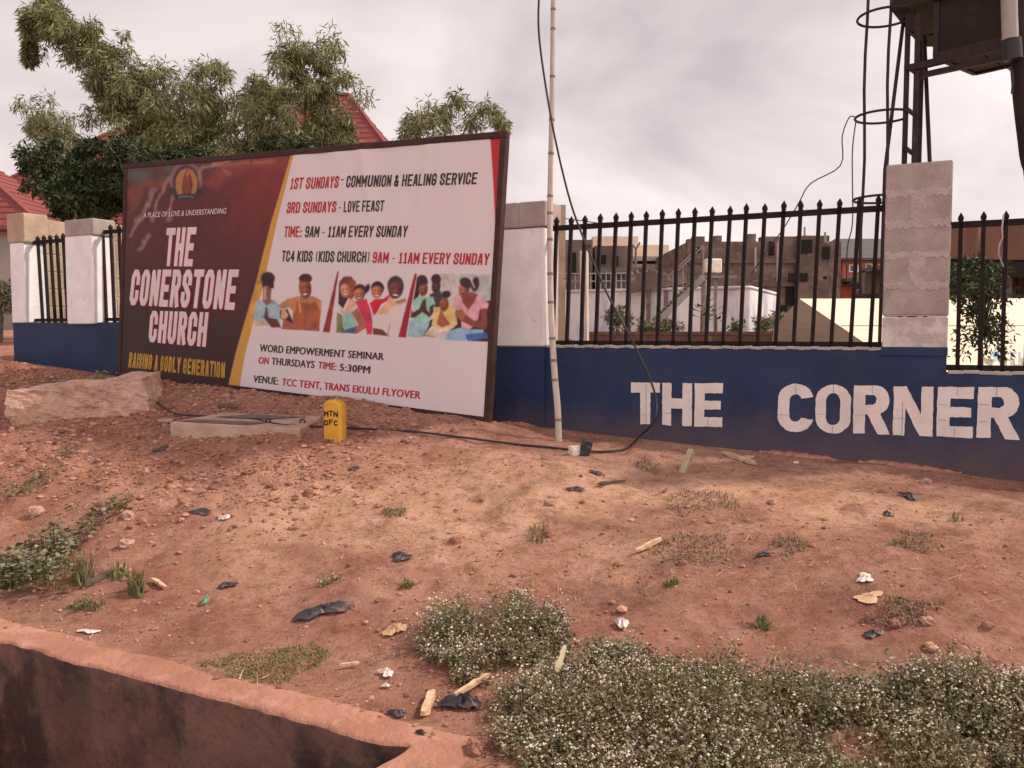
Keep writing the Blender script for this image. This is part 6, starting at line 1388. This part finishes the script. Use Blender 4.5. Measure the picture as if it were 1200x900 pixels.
# ---------------------------------------------------------------- water tower
def tower():
    D = 9.6
    r = thing('water_tower', 'dark steel water tower with caged ladder rising behind the wall', 'water tower', (at(1075, 400, D).x, D, GB))
    def P(x, y, d=D): return at(x, y, d)
    def down(p): return Vector((p.x, p.y, GB-.2))
    # lattice column near the ladder
    b = MB(); pl = [P(1064.5, 15), P(1064.5, 250)]; pr = [P(1076, 18, D-.1), P(1076, 250, D-.1)]
    for q in (pl, pr): b.bar(Vector((q[0].x, q[0].y, q[0].z)), down(q[0]), .055)
    b.build('column', 'steel', r); b = MB()
    for y in (40, 82, 131, 177, 222, 268, 315): a, e = P(1064.5, y-4), P(1076, y+4, D-.1); b.bar(Vector((pl[0].x, pl[0].y, a.z)), Vector((pr[0].x, pr[0].y, e.z)), .09, .03)
    b.build('batten', 'steel', r)
    # two parallel beams running forward-right to the far post
    b = MB()
    for (x0, y0, x1, y1, w) in ((1066, 80, 1186, 51, .07), (1072, 90, 1188, 65, .055)): b.bar(P(x0, y0, D-.05), P(x1, y1, D-.85), w)
    b.build('beam', 'steel', r)
    # deck and the tank standing on it: dark, seen from below
    zt = P(1045, 8).z; b = MB()
    dk = [P(1044, 12, D), P(1072, 14, D-.15), P(1200, -10, D-1.0), P(1330, -10, D-1.0), P(1330, -10, D+1.2), P(1080, 5, D+1.2)]
    z = dk[0].z; lo = [Vector((p.x, p.y, z)) for p in dk]; up = [p+Vector((0, 0, .12)) for p in lo]; n = len(lo)
    b.add(lo+up, [tuple(range(n-1, -1, -1)), tuple(range(n, 2*n))]+[(i, (i+1) % n, n+(i+1) % n, n+i) for i in range(n)]); b.build('deck', 'darksteel', r)
    A = P(1096, 66, D-.25); B_ = P(1181, 49, D-.82); wv = B_-A; wv = Vector((wv.x, wv.y, 0)); dv = Vector((-wv.y, wv.x, 0)).normalized()*.95
    if dv.y < 0: dv = -dv
    zb = A.z; base = [Vector((A.x, A.y, zb)), Vector((A.x, A.y, zb))+wv, Vector((A.x, A.y, zb))+wv+dv, Vector((A.x, A.y, zb))+dv]; top = [p+Vector((0, 0, z-zb-.004)) for p in base]
    # chamfered lower hopper
    b = MB(); b.add(base+top, [(3, 2, 1, 0), (4, 5, 6, 7)]+[(i, (i+1) % 4, 4+(i+1) % 4, 4+i) for i in range(4)]); b.build('hopper', 'darksteel', r)
    b = MB()
    for i in range(4): b.bar(base[i], base[(i+1) % 4], .05)
    for i in range(4): b.bar(base[i], top[i], .05)
    b.build('angle_frame', 'steel', r)
    b = MB(); c = (dk[1]+dk[2])/2+Vector((.45, .5, 0)); b.tube([Vector((c.x, c.y, z+.12)), Vector((c.x, c.y, z+1.6)), Vector((c.x, c.y, z+1.75))], [.75, .75, .5], 28); b.build('tank', 'darksteel', r)
    b = MB()
    for i in range(7): x = 1046+i*3; q = P(1046, 8, D)+ (dk[1]-dk[0])*(i/6); b.bar(Vector((q.x, q.y, z+.12)), Vector((q.x, q.y, z+.9)), .03)
    b.build('guard_rail', 'steel', r)
    # far legs
    for x, d, w in ((1300, D-.6, .12), (1300, D+1.0, .12), (1082, D+1.1, .06)):
        q = P(x, 0, d); k = MB(); k.bar(Vector((q.x, q.y, z)), down(q), w); k.build('leg', 'steel', r)
    # thick dark post at the picture edge, leaning, with a pale pipe
    # ladder cage: hoops, verticals
    cx = P(1046, 140); rad = .30; cz = [P(1046, y).z for y in (22, 140, 232, 320)]
    cc = Vector((pl[0].x-.27, D-.05, 0))
    for y in (24, 140, 236):
        zc = P(1040, y-2).z; k = MB(); pts = [Vector((cc.x+.285*math.cos(a), cc.y+.31*math.sin(a)-.0, zc)) for a in [math.radians(20+i*320/28) for i in range(29)]]
        k.tube(pts, .014, 6); k.build('cage_hoop', 'steel', r)
    for x in (1013, 1040):
        q = P(x, 140, D-.3 if x == 1040 else (D-.12 if x == 1013 else D+.22)); zb_ = P(1013, 347).z
        k = MB(); pts = [Vector((q.x+.012*math.sin(i*1.3), q.y, z+.6-(z+.6-(zb_))*i/10)) for i in range(11)]; k.tube(pts, .017, 6); k.build('cage_bar', 'steel', r)
    k = MB(); q0, q1 = P(1000, 347, D-.2), P(1064, 347, D); k.bar(q0, q1, .05); k.build('cage_foot', 'steel', r)
    for x, x2, y0, y1, w in ((1059, 1037, 22, 200, .020), (1083, 1090, 42, 200, .022)):
        k = MB(); a, e = P(x, y0, D+.1), P(x2, y1, D+.1); f = (GB-a.z)/(e.z-a.z)
        pts = [a+Vector((.15 if x > 1080 else .08, .05, .03)), a, e, Vector((e.x-.02, e.y, GB))]; k.tube(pts, w, 8); k.build('pipe', 'pipe' if False else 'steel', r)
    # thin wires: from hoop away to the left, and straight down
    for pts, nm in (([(1002, 137), (995, 138), (987, 160), (985, 194), (950, 215), (936, 238), (918, 268), (896, 298), (880, 322)], 'wire'), ([(1003, 142), (999, 175), (999, 215), (999, 262), (993, 290), (992, 330)], 'wire')):
        k = MB(); k.tube(smooth_path([P(x, y, D-.1+.0*i) for i, (x, y) in enumerate(pts)], 4), .007, 5); k.build(nm, 'cable', r)
    k = MB(); k.tube([P(1146, 60, D-.5), P(1165, 72, D-.6), P(1184, 82, D-.7)], .006, 5); k.build('wire', 'cable', r)
tower()
def leaning_post():
    D = 8.4; r = thing('dark_post', 'thick dark weathered post at the right edge, leaning beside the water tower', 'post', (at(1215, 400, D).x, D, GB)); b = MB()
    P = [at(1191, -60, D), at(1192, 20, D), at(1195, 70, D), at(1199, 120, D), at(1206, 180, D), at(1214, 260, D)]; P.append(Vector((P[-1].x+.12, D, GB-.2)))
    b.tube(smooth_path(P, 4), .085, 10); b.build('trunk', 'darksteel', r)
    k = MB(); k.tube([at(1181, -60, D-.12), at(1183, 20, D-.12), at(1184, 46, D-.12)], .07, 12); k.build('pipe_sleeve', 'pipe', r)
    k = MB(); k.tube([at(1185, 46, D-.1), at(1187, 70, D-.1)], .085, 10); k.build('rubber_wrap', 'cable', r)
    k = MB(); k.tube(smooth_path([at(1184, 78, D-.1), at(1187, 92, D-.11), at(1186, 110, D-.1)], 4), .012, 5); k.build('loose_strap', 'cable', r)
leaning_post()

# ---------------------------------------------------------------- trees
def spray_leaves(centres, radii, n, L0, L1, droop, ratio=.16, dirs=None):
    i = rng.integers(0, len(centres), n); c = np.array(centres)[i]; r = np.array(radii)[i]
    d = unit(rng.normal(0, 1, (n, 3))); P = c+d*(r*rng.uniform(.1, 1, n)**.6)[:, None]*np.array([1, 1, .85])
    D = unit(rng.normal(0, .55, (n, 3))+d*.45+np.array([0, 0, -droop])); L_ = rng.uniform(L0, L1, n)
    return P, D, L_
def bamboo_tree(label, culms, D0, tips=0, name='bamboo', n=9000, m='bambooleaf', L=(.11, .20), droop=.75, base_y=235, dens=None, spread=1.2, group=None, clump=1):
    root = at(culms[0][0][0], base_y, D0); s, t = to_st(root.x, root.y); gzv = float(ground(s, t, False)); r = thing(name, label, 'tree', (root.x, root.y, gzv), group)
    k = MB(); C = []; R = []; dirs = []
    for pts in culms:
        dd = rng.uniform(-spread, spread); P = [at(x, y, D0+dd+.5*math.sin(j)) for j, (x, y, w) in enumerate(pts)]
        tip = culms.index(pts) >= len(culms)-tips
        b0 = Vector((P[0].x*.6+root.x*.4, P[0].y, gzv-.1)); path = smooth_path((P if tip else [b0]+P), 5); r0 = .008 if tip else .034
        k.tube(path, [r0*(1-.85*i/len(path))+.005 for i in range(len(path))], 6)
        W_ = [w for _, _, w in pts]; q = smooth_path(P, 6)
        for j, p in enumerate(q):
            w = W_[min(j//6, len(W_)-1)]*D0/FPX*rng.uniform(.7, 1.35)
            for _ in range(max(2, int(w*5*clump))):
                o = rng.normal(0, .66, 3)*w*np.array([1, 1.3, .95])-np.array([0, 0, w*.15]); C.append(np.array(p)+o); R.append(rng.uniform(.2, .6)*min(w, .8)*.8+.07)
            if j % 2 == 0:
                tw = Vector(C[-1]); k.tube([p, (p+tw)/2+Vector((0, 0, .06)), tw], [.012, .008, .004], 4, 0, False)
    k.build('trunk', 'culm', r)
    P, Dv, L_ = spray_leaves(C, R, n, L[0], L[1], droop)
    V = leaf_quads(P, Dv, rand_side(Dv), L_, L_*rng.uniform(.12, .2, n))
    npmesh('crown', V.reshape(-1, 3), np.arange(n*4).reshape(-1, 4), m, r, var=np.repeat(np.clip(rng.normal(.5, .28, n), 0, 1), 4))
bamboo_tree('tall arching bamboo behind the billboard, its tip bending far to the left', [
    [(236, 225, 26), (220, 165, 32), (190, 125, 30), (155, 98, 27), (118, 68, 22), (84, 42, 17), (58, 28, 13), (42, 26, 8)],
    [(240, 215, 24), (226, 160, 30), (200, 122, 27), (165, 92, 20), (130, 62, 13), (100, 40, 9)],
    [(262, 215, 24), (252, 150, 28), (240, 112, 22), (264, 86, 10)], [(190, 215, 28), (205, 165, 30), (225, 135, 26)], [(275, 215, 28), (270, 165, 26), (278, 130, 22)], [(160, 215, 22), (170, 180, 22), (190, 150, 22)],
    [(212, 225, 24), (195, 180, 28), (172, 140, 25), (148, 112, 17), (132, 108, 9)],
    [(288, 212, 22), (292, 150, 25), (300, 115, 18), (316, 104, 10)],
    [(188, 222, 18), (172, 175, 16), (160, 140, 14)],
    [(66, 26, 9), (44, 20, 8), (34, 32, 5)], [(42, 30, 3), (36, 50, 2.5), (33, 70, 2.5)], [(112, 70, 12), (124, 100, 12), (132, 128, 9)], [(78, 40, 9), (66, 16, 7), (56, 2, 5)]], 17, tips=4, n=48000, clump=1.3)
bamboo_tree('upright leafy bamboo clump left of the red roof peak', [
    [(352, 222, 20), (356, 160, 26), (358, 112, 30), (352, 72, 22), (334, 50, 9)], [(372, 218, 18), (380, 150, 22), (386, 104, 18), (378, 66, 13)],
    [(338, 215, 18), (336, 150, 22), (330, 110, 16)], [(392, 215, 20), (402, 170, 16), (410, 148, 8)], [(322, 210, 18), (316, 150, 20), (322, 112, 14)], [(420, 212, 12), (422, 180, 10)]], 16, n=19000)
bamboo_tree('low feathery bamboo crown peeking over the right half of the billboard', [
    [(500, 222, 12), (492, 160, 12), (484, 143, 8), (472, 152, 5)], [(520, 222, 14), (522, 155, 12), (528, 128, 9), (534, 112, 4)], [(545, 222, 12), (552, 150, 11), (566, 128, 8), (584, 136, 5), (588, 148, 4)], [(512, 215, 12), (508, 150, 12), (504, 134, 6)]], 15, n=4600, L=(.10, .18), clump=1.5)
bamboo_tree('pale wispy bamboo spray left of the dark bush', [
    [(84, 235, 12), (74, 185, 22), (62, 155, 20), (44, 130, 12)], [(92, 232, 12), (90, 185, 18), (82, 150, 12)], [(72, 235, 14), (62, 200, 18), (52, 180, 9)], [(52, 150, 8), (44, 140, 6), (38, 150, 3)]], 19, tips=1, n=6500, m='paleleaf', L=(.12, .22), spread=.6)
def bush(label, centre, D, rx, ry, n, m='darkleaf', L=(.10, .18), lumps=40, name='bush', trunk=True, sub=.42, cat='bush', ratio=(.28, .45), flat=1.0):
    c = at(*centre, D); k = D/FPX; r0 = rx*k; rz = ry*k; s, t = to_st(c.x, c.y); g = float(ground(s, t, False)); r = thing(name, label, cat, (c.x, c.y, g))
    d = unit(rng.normal(0, 1, (lumps, 3))); C = np.array(c)+d*np.array([r0, r0, rz])*rng.uniform(.2, 1.05, (lumps, 1))*np.where(d[:, 2:3] > 0, flat, 1); R = rng.uniform(.6, 1.4, lumps)*sub*min(r0, rz)
    P, Dv, L_ = spray_leaves(C, R, n, L[0], L[1], .3); V = leaf_quads(P, Dv, rand_side(Dv), L_, L_*rng.uniform(*ratio, n))
    npmesh('crown', V.reshape(-1, 3), np.arange(n*4).reshape(-1, 4), m, r, var=np.repeat(np.clip(rng.normal(.5, .3, n), 0, 1), 4))
    b = MB(); b.tube([(c.x, c.y, g-.1), (c.x+.05, c.y, (g+c.z)/2), tuple(c)], [.05*r0+.02, .04*r0+.015, .012], 7)
    for q in range(0, lumps, 2): b.tube([(c.x+.03, c.y, c.z-rz*.5), tuple((np.array(c)+C[q])/2), tuple(C[q])], [.02*r0+.008, .012*r0+.005, .004], 4, 0, False)
    b.build('trunk', 'bark', r)
bush('dense dark green bush at the left end of the billboard', (110, 216), 14.5, 60, 45, 20000, lumps=90, sub=.26, L=(.07, .14), flat=1.25)
bush('dark undergrowth bush directly behind the top edge of the maroon half of the billboard', (205, 197), 14.6, 70, 22, 7000, lumps=60, sub=.5, L=(.07, .14))
bush('dark leafy bush behind the billboard under the upright bamboo', (335, 188), 15.4, 52, 20, 5000, lumps=44, sub=.5, L=(.07, .14))
bush('leafy dark sapling in front of the tent, right of the bare block pillar', (1150, 368), 9.0, 32, 58, 1500, L=(.045, .09), lumps=46, name='sapling', sub=.36)
bush('dark green tree mass under the shed roof behind the sapling', (1140, 325), 17, 40, 24, 3600, lumps=36, L=(.08, .15))
for lab, c, D, rx, ry, n in (('light green bush at the tank foot, third gap of the railing', (722, 374), 17.5, 15, 13, 700), ('wide low dark green bush at the tank foot below the stair', (772, 383), 17.2, 26, 10, 1100), ('leafy seedling by the bright tank side', (893, 382), 18, 11, 13, 420), ('green shrub left of the tent corner', (913, 376), 19, 12, 16, 700), ('small tuft of leaves on the parapet by the tent', (862, 382), 17, 9, 9, 260)):
    bush(lab, c, D, rx, ry, n, 'greenleaf', (.06, .13), 24, 'bush')
def cassava(px, py, D, h, label):
    p = at(px, py, D); r = thing('banana_sapling', label, 'sapling', (p.x, p.y, p.z-.3)); b = MB(); b.tube([(p.x, p.y, p.z-.35), (p.x, p.y, p.z+h*.5)], [.035, .02], 6); b.build('stem', 'culm', r)
    n = 9; Dv = []; P = []
    for i in range(n):
        a = i*2.4; Dv.append((math.cos(a), math.sin(a), .55-.12*(i % 4))); P.append((p.x, p.y, p.z+h*(.25+.05*i)))
    Dv = unit(np.array(Dv)); P = np.array(P); L_ = np.full(n, h*.45); V = leaf_quads(P, Dv, unit(np.cross(Dv, np.array([0, 0, 1.]))), L_, L_*.33)
    npmesh('leaves', V.reshape(-1, 3), np.arange(n*4).reshape(-1, 4), 'greenleaf', r, var=np.repeat(rng.uniform(.3, 1, n), 4))
cassava(822, 386, 17, .75, 'broad-leaved banana sapling left of two, in front of the bright tank side')
cassava(839, 388, 17, .65, 'smaller banana sapling just right of its taller twin')
bush('dull green roadside weeds at the far left edge beyond the wall end', (-2, 345), 15, 26, 16, 1400, 'greenleaf', (.07, .14), 24, 'bush')
for o in list(bpy.data.objects):
    if o.type == 'MESH' and not o.data.polygons: bpy.data.objects.remove(o)
